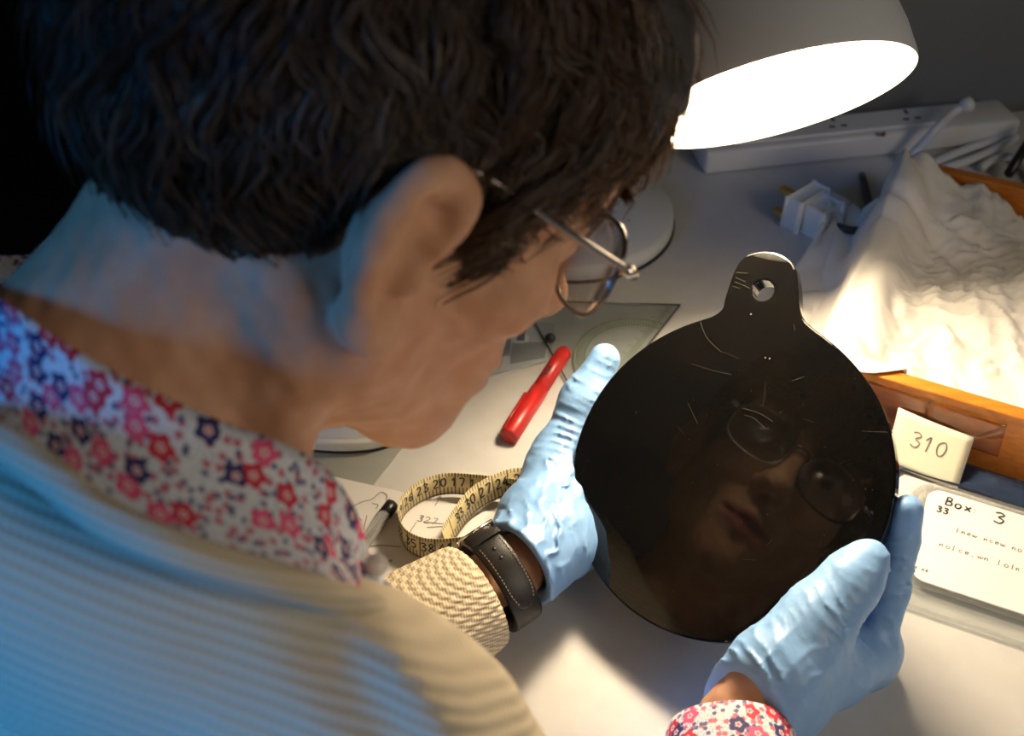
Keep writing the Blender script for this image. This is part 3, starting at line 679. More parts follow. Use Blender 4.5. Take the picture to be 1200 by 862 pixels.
# ------------------------------------------------------------------ obsidian mirror
MC = np.array([.11963, .42429, .08797]); Mn = nrm((-.4547, -.4306, .7796))
mt = onplane(895, 300, MC, Mn) - MC; ME2 = nrm(mt - Mn * (mt @ Mn)); ME1 = np.cross(ME2, Mn); ME1 = ME1 if ME1 @ CR > 0 else -ME1
def mloc(px, py): p = onplane(px, py, MC, Mn) - MC; return np.array([p @ ME1, p @ ME2])
def m3(x, y, d=0): return MC + ME1 * x + ME2 * y - Mn * d
MR = .0942
tabpx = [(822, 374), (836, 369), (846, 361), (849, 350), (854, 334), (861, 315), (870, 302), (882, 296), (897, 294), (913, 297), (927, 306), (933, 318), (935, 336), (936, 354), (940, 370), (948, 380), (958, 388)]
tab = [mloc(*q) for q in tabpx]
mirror = empty('obsidian_mirror', m3(0, 0, .006), 'polished black stone disc mirror with pierced tab held in both hands', 'mirror')
def mirror_mesh():
    aR = math.atan2(tab[-1][1], tab[-1][0]); aL = math.atan2(tab[0][1], tab[0][0])
    a = np.linspace(aL, aR + 2 * math.pi, 150)
    # ease the circle radius onto the traced tab roots
    rl, rr = np.linalg.norm(tab[0]), np.linalg.norm(tab[-1]); out = []
    for k, t in enumerate(a):
        f = k / (len(a) - 1); r = MR + (rl - MR) * max(0, 1 - f / .08) ** 2 + (rr - MR) * max(0, 1 - (1 - f) / .08) ** 2
        out.append(np.array([r * math.cos(t), r * math.sin(t)]))
    tb = catmull([np.r_[q, 0] for q in tab], 5)[:, :2]
    out += list(tb[::-1][1:-1])
    hc = mloc(894, 340); hr = np.linalg.norm(mloc(907, 340) - hc)
    hole = [hc + hr * np.array([math.cos(t), math.sin(t)]) for t in np.linspace(0, 2 * math.pi, 28, endpoint=False)]
    bm = bmesh.new(); b = .0012; TKN = .0125
    def ring(pts, d, ins):
        n = len(pts); c = []
        for i in range(n):
            t = np.asarray(pts[(i + 1) % n]) - np.asarray(pts[i - 1]); t = t / (np.linalg.norm(t) + 1e-9); nn = np.array([-t[1], t[0]])
            q = pts[i] + nn * ins; c.append(bm.verts.new(tuple(m3(q[0], q[1], d))))
        return c
    L = [ring(out, 0, b), ring(out, b * .35, b * .3), ring(out, b, 0), ring(out, TKN - b, 0), ring(out, TKN, b)]
    H = [ring(hole, 0, -.0008), ring(hole, .0008, 0), ring(hole, TKN - .0008, 0), ring(hole, TKN, -.0008)]
    for S_ in (L, H):
        for i in range(len(S_) - 1):
            n = len(S_[i])
            for k in range(n): bm.faces.new((S_[i][k], S_[i][(k + 1) % n], S_[i + 1][(k + 1) % n], S_[i + 1][k]))
    for A_, B_ in ((L[0], H[0]), (L[-1], H[-1])):
        ed = []
        for r_ in (A_, B_):
            for k in range(len(r_)): ed.append(bm.edges.get((r_[k], r_[(k + 1) % len(r_)])))
        bmesh.ops.triangle_fill(bm, use_beauty=True, edges=ed)
    bmesh.ops.recalc_face_normals(bm, faces=bm.faces[:])
    me = bpy.data.meshes.new('disc'); bm.to_mesh(me); bm.free()
    o = link('disc', me, M_obsidian, mirror, False)
    return o
disc = mirror_mesh()
scr = [[(820, 374), (828, 395), (846, 413)], [(810, 426), (832, 433), (858, 439)], [(897, 448), (896, 462), (894, 476)], [(870, 478), (890, 484), (906, 494)], [(872, 486), (884, 490), (897, 502)], [(848, 412), (866, 420)], [(806, 472), (818, 497)],
       [(793, 498), (801, 508)], [(930, 380), (932, 388)], [(928, 446), (943, 441)], [(940, 490), (955, 495)], [(861, 330), (880, 338)], [(863, 319), (876, 320)], [(858, 335), (868, 338)], [(862, 325), (874, 330)], [(1010, 505), (1040, 506)], [(870, 655), (886, 656)], [(898, 640), (905, 632)]]
V = []; Fc = []
for k, q in enumerate(scr):
    s_ = catmull([np.r_[mloc(*p), 0] for p in q], 4)[:, :2]; V1, F1 = ribbon([s_], lambda u, v: m3(u, v, -.00005), .00010 if k % 3 else .00015)
    Fc += [tuple(i + len(V) for i in f) for f in F1]; V += V1
for k in range(70):
    t = rng.uniform(0, 6.28); r = MR * .97 * math.sqrt(rng.uniform()); c = np.array([r * math.cos(t), r * math.sin(t)]); w = rng.uniform(.0001, .00024)
    b = len(V); V += [m3(c[0] - w, c[1] - w, -.00005), m3(c[0] + w, c[1] - w, -.00005), m3(c[0] + w, c[1] + w, -.00005), m3(c[0] - w, c[1] + w, -.00005)]; Fc.append((b, b + 1, b + 2, b + 3))
for q in ((880, 368), (897, 419), (902, 420)):
    c = mloc(*q); w = .0005; b = len(V); V += [m3(c[0] - w, c[1] - w, -.00005), m3(c[0] + w, c[1] - w, -.00005), m3(c[0] + w, c[1] + w, -.00005), m3(c[0] - w, c[1] + w, -.00005)]; Fc.append((b, b + 1, b + 2, b + 3))
tag(obj('scratches', V, Fc, M_scratch, mirror, False), kind='stuff')
# ------------------------------------------------------------------ person: frame of the head and joints
HO = np.array([-.0677, .3483, .3281]); HB = np.array([[.4441, .754, .4839], [-.875, .2489, .4153], [.1927, -.6078, .7703]]); HS = .95
def H(x, y, z): return HO + HB @ (np.array([x, y, z], float) * HS)
C7 = pt(95, 470, .390); PIT = pt(255, 500, .43)
RSH = np.array([-.046, .178, .214]); LSH = np.array([-.20, .44, .185]); REL = np.array([.090, .090, .055]); LEL = np.array([-.18, .275, .046])
LWR = pt(604, 664, .634); RWR = pt(866, 850, .560)
person = empty('person', (-.3, .22, 0), 'grey haired person in cream knit sweater and blue gloves bending over the mirror', 'person')
# hands: joint positions, and radii
lh = dict(wr=LWR, tcm=pt(630, 612, .662), tmc=pt(655, 538, .694), tip1=pt(684, 470, .703), tip=pt(708, 421, .705),
          knk=[pt(722, 552, .712), pt(740, 580, .706), pt(745, 608, .696), pt(732, 636, .680)])
rh = dict(wr=RWR, tcm=pt(908, 790, .560), tmc=pt(962, 722, .568), tip1=pt(998, 680, .572), tip=pt(1018, 655, .574),
          knk=[pt(1021, 758, .606), pt(1012, 772, .628), pt(998, 786, .645), pt(975, 800, .655)])
def mplane(p, off): return p - Mn * ((p - MC) @ Mn + off)          # slide a point to lie off behind the mirror face
def fingers_left():
    out = []
    for k, (kn, L, sp) in enumerate(zip(lh['knk'], (.070, .078, .072, .056), (.35, .15, -.05, -.25))):
        d = nrm(ME1 * .75 + ME2 * (.45 + sp)); a = kn; b = mplane(a + d * L * .45, .024); c = mplane(b + d * L * .30, .0215); e = mplane(c + d * L * .25, .021)
        out.append([a, b, c, e])
    return out
def fingers_right():
    out = [[rh['knk'][0], pt(1043, 690, .598), pt(1055, 634, .590), pt(1063, 597, .584)]]
    for kn, L, sp in zip(rh['knk'][1:], (.078, .072, .056), (.5, .3, .1)):
        d = nrm(-ME1 * .18 + ME2 * (.4 + sp)); a = kn; b = mplane(a + d * L * .45, .030); c = mplane(b + d * L * .3, .022); e = mplane(c + d * L * .25, .021)
        out.append([a, b, c, e])
    return out
LF, RF = fingers_left(), fingers_right()
FR = [(.0115, .0100, .0090, .0078), (.0115, .0102, .0090, .0078), (.0110, .0097, .0085, .0074), (.0100, .0088, .0078, .0068)]
def hand(F, h, fing, g, gw):
    wr = h['wr']
    F.chain([wr, h['tcm'], h['tmc'], h['tip1'], h['tip']], [.0205 + g * gw, .0205 + g, .0155 + g, .0125 + g, .0098 + g], .014)
    for k, kn in enumerate(h['knk']):
        F.cone(wr + (kn - wr) * .12, kn, (.0170, .0150, .0115, .0110)[k] + g * gw, (.0125, .0115, .0100, .0095)[k] + g, .010)
    for a in range(3): F.cone(h['knk'][a], h['knk'][a + 1], .0115 + g, .0115 + g, .012)
    F.cone(h['tcm'], (h['knk'][0] + h['knk'][1]) / 2, .0165 + g, .0125 + g, .018); F.cone(h['tmc'] * .7 + h['tcm'] * .3, h['knk'][0] * .7 + wr * .3, .011 + g, .012 + g, .018)
    for f, r in zip(fing, FR): F.chain(f, [x + g for x in r], .004)

# ------------------------------------------------------------------ body (skin): head, neck, trunk, arms and hands in one surface
def body():
    F = Field((-.52, -.02, -.06), (.26, .56, .47), .0023)
    e = lambda c, r, k=.02, mode='u': F.ell(H(*c), HB, np.array(r) * HS, k, mode)
    c = lambda a, b, r1, r2, k=.012, mode='u': F.cone(H(*a), H(*b), r1 * HS, r2 * HS, k, mode)
    # trunk and arms inside the clothes
    F.cone(C7 + (PIT - C7) * .35, H(0, -.028, -.035), .045, .050, .03); F.cone(PIT, H(0, .022, -.055), .026, .022, .03)
    F.chain([RSH, (RSH + LSH) / 2 + [-.05, -.02, -.02], LSH], [.036, .042, .036], .04)
    F.cone(C7, (RSH + LSH) / 2 + [-.05, -.02, -.04], .043, .05, .03); F.cone((RSH + LSH) / 2 + [-.05, -.02, -.04], (-.30, .22, .0), .05, .085, .04)
    F.chain([RSH, REL, RWR], [.040, .034, .0215], .012); F.chain([LSH, LEL, LWR], [.040, .034, .0165], .008)
    hand(F, lh, LF, -.0042, 1.9); hand(F, rh, RF, -.0042, 1.3)
    # head
    e((0, -.014, .055), (.074, .094, .080)); e((0, .030, -.012), (.054, .058, .062), .03)
    e((0, .045, .045), (.062, .052, .055), .03)
    for s in (1, -1):
        c((s * .043, .012, -.043), (s * .010, .074, -.074), .012, .011, .03); c((s * .052, -.002, -.01), (s * .043, .012, -.043), .013, .012, .03)
        e((s * .041, .067, -.004), (.019, .017, .017), .022); c((s * .010, .094, .047), (s * .046, .077, .048), .0085, .0065, .014)
        e((s * .032, .100, .024), (.019, .017, .013), .014, 's')
        e((s * .032, .0805, .026), (.0150, .0125, .0130), .006)
        c((s * .016, .0925, .0255), (s * .047, .0835, .0265), .0022, .0018, .004); c((s * .018, .092, .0335), (s * .046, .083, .0335), .0035, .0028, .005)
        e((s * .0115, .104, -.011), (.0075, .009, .0068), .006)
        c((s * .017, .098, -.012), (s * .030, .086, -.046), .0012, .0010, .010, 's')
    c((0, .092, .040), (0, .1155, -.003), .0068, .0088, .012); e((0, .1165, -.006), (.0098, .0085, .0085), .008)
    for s in (1, -1): e((s * .006, .1085, -.0165), (.0030, .0045, .0030), .003, 's')
    e((0, .0865, -.044), (.029, .017, .025), .02); e((0, .080, -.078), (.016, .015, .013), .02)
    c((-.019, .0975, -.0395), (0, .1045, -.0375), .0024, .0042, .006); c((.019, .0975, -.0395), (0, .1045, -.0375), .0024, .0042, .006)
    c((-.018, .0965, -.0490), (0, .1020, -.0510), .0026, .0046, .006); c((.018, .0965, -.0490), (0, .1020, -.0510), .0026, .0046, .006)
    c((-.025, .0960, -.0430), (0, .1075, -.0437), .0010, .0010, .003, 's'); c((.025, .0960, -.0430), (0, .1075, -.0437), .0010, .0010, .003, 's')
    # ears
    for s in (1, -1):
        E = lambda y, z, x: (s * (.074 + (x - .074) * .85), y * .78, z * .84 - .003)
        P = [E(.006, .002, .074), E(.013, .014, .076), E(.016, .026, .077), E(.010, .036, .079), E(-.003, .040, .083), E(-.015, .035, .088), E(-.022, .022, .092), E(-.023, .007, .092), E(-.018, -.008, .088), E(-.010, -.019, .083), E(-.002, -.029, .078), E(.005, -.031, .074), E(.008, -.022, .072)]
        P = [H(*p) for p in catmull(P, 3)]; n = len(P)
        e((s * .0755, -.006, .002), (.0042, .015, .026), .005)
        F.chain(P, [(.0036 + .0010 * math.sin(math.pi * i / n) + (.0016 if i > n * .78 else 0)) * HS for i in range(n)], .005)
        e((s * .0865, .000, .000), (.0105, .0090, .012), .004, 's'); e((s * .0885, -.002, .018), (.0070, .010, .007), .004, 's')
        c((s * .081, -.012, -.008), (s * .084, -.013, .012), .0028, .0030, .005); c((s * .084, -.013, .012), (s * .081, -.004, .025), .0030, .0024, .005)
        c((s * .074, .010, -.002), (s * .077, .008, -.008), .0042, .0044, .005)
        F.cone(H(s * .068, -.004, .0), H(s * .069, .002, .018), .008 * HS, .008 * HS, .006)
        # jaw line and neck cords
    F.cone(H(.052, -.022, -.030), C7 + (PIT - C7) * .95 + [.035, -.03, .01], .010, .009, .018)
    F.displace(lambda P: .00035 * wob(P, 500, 2) + .0009 * wob(P, 120, 8), .006)
    V, Q = F.mesh(); return big('body', V, Q, M_skin, person)
bd_ = body()
def skin_tint():                                          # lips and nostrils belong to the skin itself
    me = bd_.data; n = len(me.vertices); co = np.empty(n * 3, np.float32); me.vertices.foreach_get('co', co); P = co.reshape(-1, 3)
    L = (P - HO) @ HB / HS
    d = ((L[:, 0] / .024) ** 2 + ((L[:, 2] + .0440) / .0105) ** 2); lip = np.clip(1.6 - 1.3 * d, 0, 1) * (L[:, 1] > .092)
    a = me.attributes.new('lip', 'FLOAT', 'POINT'); a.data.foreach_set('value', lip.astype(np.float32))
    m = M_skin; at = nd(m, 'ShaderNodeAttribute', attribute_name='lip'); src = bsdf(m).inputs['Base Color'].links[0].from_socket
    lk(m, mixc(m, at.outputs['Fac'], src, (.34, .11, .09)), bsdf(m).inputs['Base Color'])
skin_tint()
# eyes
def uv_ball(name, c, r, mat_, parent, n=20):
    bm = bmesh.new(); bmesh.ops.create_uvsphere(bm, u_segments=n, v_segments=n // 2, radius=r); bm.transform(Matrix.Translation(Vector(c))); return bm_obj(name, bm, mat_, parent, True)
M_eye = mat('eye_white', (.62, .56, .52), .2); M_iris = mat('dark_iris', (.05, .04, .03), .15)
for s in (1, -1):
    ey_ = uv_ball('eye', H(s * .032, .0825, .0275), .0122 * HS, M_eye, person)
    uv_ball('iris', H(s * .031, .0895, .0255), .0062 * HS, M_iris, ey_, 14)

# ------------------------------------------------------------------ gloves
def glove(h, fing, cuff_end, cuff_r, lo, hi, seed, axis, label, ax):
    F = Field(lo, hi, .0013)
    hand(F, h, fing, .0006, 1)
    wr = h['wr']
    F.cone(cuff_end - ax * .004, wr + ax * .03, cuff_r, .0235, .012)
    def wr_(P):
        t = (P - cuff_end) @ ax; o = 0
        # crumpled cuff, then stretch creases across the thumb and palm
        for (p0, dirv, lam, amp, rad) in axis:
            q = (P - p0); m = np.exp(-(np.sum(q * q, 1) / rad ** 2)); ph = (q @ nrm(dirv)) / lam * 6.283 + 1.9 * wob(P, 130, seed + 3) + .9 * wob(P, 380, seed + 7)
            rd_ = 1 - np.abs(np.sin(ph * .5)); o = o - amp * m * (rd_ ** 2.2 - .28) * (.55 + .45 * np.clip(wob(P, 260, seed + 11), -1, 1.6))
        return o + .00025 * wob(P, 330, seed)
    F.displace(wr_, .008)
    F.half(cuff_end, -ax, .002)
    F.cone(cuff_end - ax * .012, cuff_end + ax * .006, cuff_r - .0018, .0185, .002, 's')
    V, Q = F.mesh(); o = big('glove', V, Q, M_glove, person); o['label'] = label
    return o
CL = pt(610, 660, .630); CRt = pt(868, 846, .561)
vp = lambda a, b: nrm(b - a)
glove(lh, LF, CL, .0272, (-.06, .33, -.01), (.20, .56, .20), 3,
      [(pt(692, 452, .69), pt(700, 420, .67) - pt(670, 480, .67), .0075, .0020, .018), (pt(666, 500, .68), pt(690, 460, .67) - pt(655, 530, .665), .0062, .0032, .020), (pt(645, 570, .66), pt(600, 555, .66) - pt(640, 625, .67), .0090, .0028, .030),
       (pt(632, 640, .618), pt(650, 600, .63) - pt(610, 655, .63) + (pt(640, 690, .64) - pt(580, 610, .64)) * .8, .0090, .0036, .034), (pt(712, 412, .69), pt(700, 400, .67) - pt(724, 412, .67), .007, .0012, .010)], 'pale blue glove on the left hand', nrm(pt(657, 627, .645) - CL))
glove(rh, RF, CRt, .0268, (.06, .22, -.01), (.26, .45, .17), 17,
      [(pt(1005, 680, .565), pt(1030, 640, .565) - pt(980, 715, .565), .0080, .0010, .020), (pt(965, 725, .56), pt(1000, 700, .56) - pt(930, 740, .56), .0070, .0028, .020), (pt(860, 815, .54), pt(900, 780, .54) - pt(850, 850, .54) + (pt(925, 850, .55) - pt(820, 830, .55)) * .4, .0085, .0046, .030),
       (pt(1030, 740, .58), pt(1045, 690, .58) - pt(1010, 770, .58) + .3 * (pt(1050, 740, .58) - pt(1000, 700, .58)), .0090, .0028, .024), (pt(1050, 670, .58), pt(1058, 630, .58) - pt(1040, 710, .58), .0090, .0022, .022), (pt(920, 790, .54), pt(950, 830, .54) - pt(900, 750, .54), .013, .0016, .03)], 'pale blue glove on the right hand', nrm(RWR + (rh['tcm'] * .5 + rh['knk'][1] * .5 - RWR) * .4 - CRt))

# ------------------------------------------------------------------ clothes
sweater = None
def make_sweater():
    F = Field((-.62, -.06, -.26), (.22, .62, .36), .0040)
    mid = (RSH + LSH) / 2
    F.chain([RSH, mid + np.array([-.055, -.02, -.02]), LSH], [.049, .053, .048], .04)
    F.cone(C7 + [-.035, -.02, -.04], mid + [-.06, -.02, -.04], .048, .07, .05)
    for s in (.07, -.07):
        o = np.array([.4, -.87, 0]) * s
        F.chain([mid + o * .7 + [-.06, -.02, -.05], np.array([-.31, .21, .06]) + o, np.array([-.45, .15, -.16]) + o, np.array([-.48, .14, -.30]) + o], [.072, .10, .12, .12], .06)
    F.chain([pt(-90, 585, .350), pt(60, 652, .344), pt(190, 716, .342), pt(300, 768, .340)], [.037, .037, .035, .034], .03)
    F.chain([RSH, RSH + (REL - RSH) * .5 + [.004, 0, .006], REL, REL + (RWR - REL) * .55], [.050, .056, .050, .036], .03)
    F.chain([LSH, LEL, LEL + (LWR - LEL) * .48], [.048, .044, .034], .03)
    ax = nrm(H(0, -.03, -.05) - C7)
    F.cone(C7 + (PIT - C7) * .35 - ax * .02, C7 + (PIT - C7) * .38 + ax * .08, .056, .062, .010, 's')
    # pulled folds at the shoulder and sleeve
    def fold(P):
        q = P - pt(610, 790, .335); m = np.exp(-np.sum(q * q, 1) / .055 ** 2)
        return .0035 * wob(P, 28, 5) - .003 * m * np.cos(q @ nrm(CR * .8 + CU * .6) * 260) + .0012 * wob(P, 90, 6)
    F.displace(fold, .016)
    V, Q = F.mesh(); return big('sweater', V, Q, M_knit, person)
sweater = make_sweater()
# ribbed cuff of the left sleeve
def ribbed_cuff():
    e = pt(555, 697, .620); ax = nrm(CL - pt(545, 704, .612)); x = nrm(np.cross(ax, zz)); y = np.cross(ax, x); n = 264; V = []; Fc = []
    prof = [(-.072, .036), (-.05, .0352), (-.030, .0342), (-.015, .0330), (-.004, .0320), (0, .0310), (.001, .0298), (-.003, .0288), (-.015, .0286), (-.03, .029)]
    for i, (h, r) in enumerate(prof):
        for k in range(n):
            t = 2 * math.pi * k / n; rr = r + (.0009 * abs(math.sin(t * 21)) if i < 7 else 0) + .0008 * math.sin(3 * t + h * 80) ; V.append(e + ax * h + rr * (math.cos(t) * x + math.sin(t) * y))
    for i in range(len(prof) - 1):
        for k in range(n): l = (k + 1) % n; Fc.append((i * n + k, i * n + l, (i + 1) * n + l, (i + 1) * n + k))
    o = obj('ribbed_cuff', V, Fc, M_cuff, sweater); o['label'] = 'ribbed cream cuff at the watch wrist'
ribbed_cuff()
neck_edge = catmull([pt(-60, 468, .312), pt(0, 492, .302), pt(60, 532, .296), pt(120, 578, .291), pt(190, 612, .290), pt(260, 636, .296), pt(330, 656, .306), pt(390, 676, .322), pt(440, 694, .345)], 8)
tube('neckband', neck_edge - CU * .006, .0055, M_knit, sweater, 10)
# floral shirt: collar stand, turned collar front and button, cuff
topc = [pt(62, 296, .47), pt(10, 300, .452), pt(-50, 300, .42), pt(-60, 325, .375), pt(0, 350, .345), pt(60, 392, .332), pt(130, 436, .326), pt(200, 471, .328), pt(270, 501, .336), pt(330, 522, .347), pt(378, 550, .360), pt(406, 586, .372), pt(422, 622, .380), pt(432, 664, .383)]
botc = [pt(40, 330, .46), pt(-30, 340, .44), pt(-90, 390, .40), pt(-90, 470, .335), pt(-10, 510, .312), pt(55, 552, .303), pt(118, 594, .298), pt(188, 626, .298), pt(260, 650, .304), pt(330, 668, .314), pt(382, 684, .328), pt(410, 692, .340), pt(430, 698, .350), pt(446, 704, .358)]
shirt = loft('shirt', catmull(topc, 6), catmull(botc, 6), 10, .0012, M_floral, person, .004)
inn = loft('collar_band', catmull([p + (PIT * .5 + C7 * .5 - p) * .10 - CU * .004 for p in topc[3:12]], 6), catmull([p + (PIT * .5 + C7 * .5 - p) * .2 for p in botc[3:12]], 6), 6, .001, M_floral, shirt)
leafA = catmull([pt(384, 556, .368), pt(404, 580, .376), pt(420, 612, .382), pt(426, 640, .385), pt(420, 670, .384)], 6)
leafB = catmull([pt(378, 566, .362), pt(386, 600, .362), pt(396, 630, .364), pt(404, 655, .367), pt(412, 676, .372)], 6)
tube('button', [pt(441, 662, .374), pt(441, 662, .371)], .0040, mat('pearl_button', (.75, .68, .62), .15), shirt, 16)
plk = loft('placket', catmull([pt(424, 650, .378), pt(440, 668, .376), pt(462, 696, .376), pt(482, 722, .376)], 6), catmull([pt(410, 672, .368), pt(428, 690, .366), pt(448, 712, .366), pt(466, 735, .366)], 6), 4, .001, M_floral, shirt)
def shirt_cuff():
    ax = nrm(RWR - REL); e = pt(858, 866, .552); x = nrm(np.cross(ax, zz)); y = np.cross(ax, x); n = 72; V = []; Fc = []; uv = []
    prof = [(-.09, .038), (-.06, .037), (-.03, .0355), (-.004, .0335), (0, .0325), (0, .0313), (-.006, .0308), (-.03, .0315)]
    for h, r in prof:
        for k in range(n + 1):
            t = 2 * math.pi * k / n; V.append(e + ax * h + (r + .0008 * math.sin(4 * t)) * (math.cos(t) * x + math.sin(t) * y)); uv.append((t * .034 + 1.0, h + .4))
    m = n + 1
    for i in range(len(prof) - 1):
        for k in range(n): Fc.append((i * m + k, i * m + k + 1, (i + 1) * m + k + 1, (i + 1) * m + k))
    o = obj('shirt_cuff', V, Fc, M_floral, shirt, True, uv)
shirt_cuff()

# ------------------------------------------------------------------ wristwatch strap
def watch():
    ax = nrm(CL - pt(557, 696, .618)); c = pt(585, 678, .624); x = nrm(CB - ax * (CB @ ax)); y = np.cross(ax, x)     # x looks at the camera
    if y @ CU < 0: y = -y
    ra, rb = .0222, .0272
    def on(t, w, off=0.0): return c + ax * w + (ra + off) * math.cos(t) * x + (rb + off) * math.sin(t) * y
    wt = empty('wristwatch', c, None, None); wt.parent = person; wt.matrix_parent_inverse = world_of(person).inverted()
    def band(name, t0, t1, hw, o0, o1, tip=False, closed=False):
        n = 60; V = []; Fc = []
        pr = [(-1, o0), (-1, o1 - .0005), (-.85, o1), (0, o1 + .0003), (.85, o1), (1, o1 - .0005), (1, o0)]; m = len(pr)
        for i in range(n + 1):
            t = t0 + (t1 - t0) * i / n; s = hw
            if tip: f = max(0, (i / n - .72) / .28); s = hw * math.sqrt(max(.0004, 1 - f ** 2.2))
            for w, o in pr: V.append(on(t, w * s, o))
        for i in range(n):
            for k in range(m - 1): a = i * m + k; Fc.append((a, a + 1, a + m + 1, a + m))
            a = i * m; Fc.append((a, a + m, a + 2 * m - 1, a + m - 1))
        Fc.append(tuple(range(m))); Fc.append(tuple(n * m + k for k in range(m))[::-1])
        return obj(name, V, Fc, M_leather, wt)
    band('strap', 0, 2 * math.pi, .0090, .0008, .0028)
    band('strap_tip', 1.30, -.62, .0084, .0030, .0050, True)
    band('keeper', .98, .84, .0098, .0048, .0066); band('keeper', 1.16, 1.00, .0096, .0030, .0040)
    t = 1.36; tube('buckle', [on(t, -.0112, .002), on(t - .10, -.0112, .0056), on(t - .10, .0112, .0056), on(t, .0112, .002), on(t + .16, .0112, .0030), on(t + .16, -.0112, .0030)], .0010, M_steel, wt, 8, True)
    tube('buckle_pin', [on(1.52, 0, .0035), on(1.22, 0, .0062)], .0009, M_steel, wt, 8)
    for tt in (.62, .42):
        tube('strap_hole', [on(tt, 0, .0052), on(tt, 0, .0056)], .0012, M_black, wt, 10)
    V = []; Fc = []
    for sgn in (1, -1):
        n = 19
        for i in range(n):
            f = i / n; t = .76 - 1.24 * f; t2 = t - .036
            def hw(t): g = (1.30 - t) / 1.92; q = max(0, (g - .72) / .28); return .0084 * math.sqrt(max(.0004, 1 - q ** 2.2)) - .0016
            w, w2 = max(.0002, hw(t)) * sgn, max(.0002, hw(t2)) * sgn
            V1, F1 = tube_arrays([on(t, w, .0052), on((t + t2) / 2, (w + w2) / 2, .0055), on(t2, w2, .0052)], .00026, 4)
            Fc += [tuple(k + len(V) for k in q) for q in F1]; V += list(V1)
    tag(obj('stitching', V, Fc, M_stitch, wt), kind='stuff')
watch()

# ------------------------------------------------------------------ eyeglasses
gl = empty('eyeglasses', H(0, .105, .02)); gl.parent = person; gl.matrix_parent_inverse = world_of(person).inverted()
def lens_pts(s, n=40):
    out = []
    for k in range(n):
        t = 2 * math.pi * k / n; a, b = math.cos(t), math.sin(t); e = .78
        x = .0265 * math.copysign(abs(a) ** e, a); z = .0205 * math.copysign(abs(b) ** e, b)
        out.append((s * (.0345 + x), .108 - .0030 * (abs(x + .0345) / .06) ** 2 * 3 - .10 * z * .9, .020 + z))
    return out
for s in (1, -1):
    L_ = lens_pts(s); rimw = [H(*p) for p in L_]
    tube('rim', rimw, .0011, M_gunmetal, gl, 8, True)
    bm_ = [H(*p) for p in L_]; cc = H(s * .0345, .1085, .020)
    V = bm_ + [cc + HB[:, 1] * .0012] + [p - HB[:, 1] * .0016 for p in bm_] + [cc - HB[:, 1] * .0006]; n = len(bm_)
    Fc = [(k, (k + 1) % n, n) for k in range(n)] + [(n + 1 + (k + 1) % n, n + 1 + k, 2 * n + 1) for k in range(n)] + [(k, n + 1 + k, n + 1 + (k + 1) % n, (k + 1) % n) for k in range(n)]
    obj('lens', V, Fc, M_lens, gl)
    tube('temple_arm', catmull([H(s * .0615, .100, .027), H(s * .0685, .096, .028), H(s * .0735, .085, .029), H(s * .0765, .045, .033), H(s * .0755, .012, .036), H(s * .074, -.002, .032)], 6), .0013, M_gunmetal, gl, 8)
    tube('hinge', [H(s * .0625, .101, .027), H(s * .0690, .0985, .0275), H(s * .0705, .092, .028)], .0024, M_steel, gl, 10)
    tube('nose_pad', [H(s * .0105, .106, .010), H(s * .013, .100, .006)], .0022, M_clear, gl, 8)
tube('bridge', catmull([H(-.0095, .108, .026), H(-.004, .111, .030), H(.004, .111, .030), H(.0095, .108, .026)], 6), .0012, M_gunmetal, gl, 8)

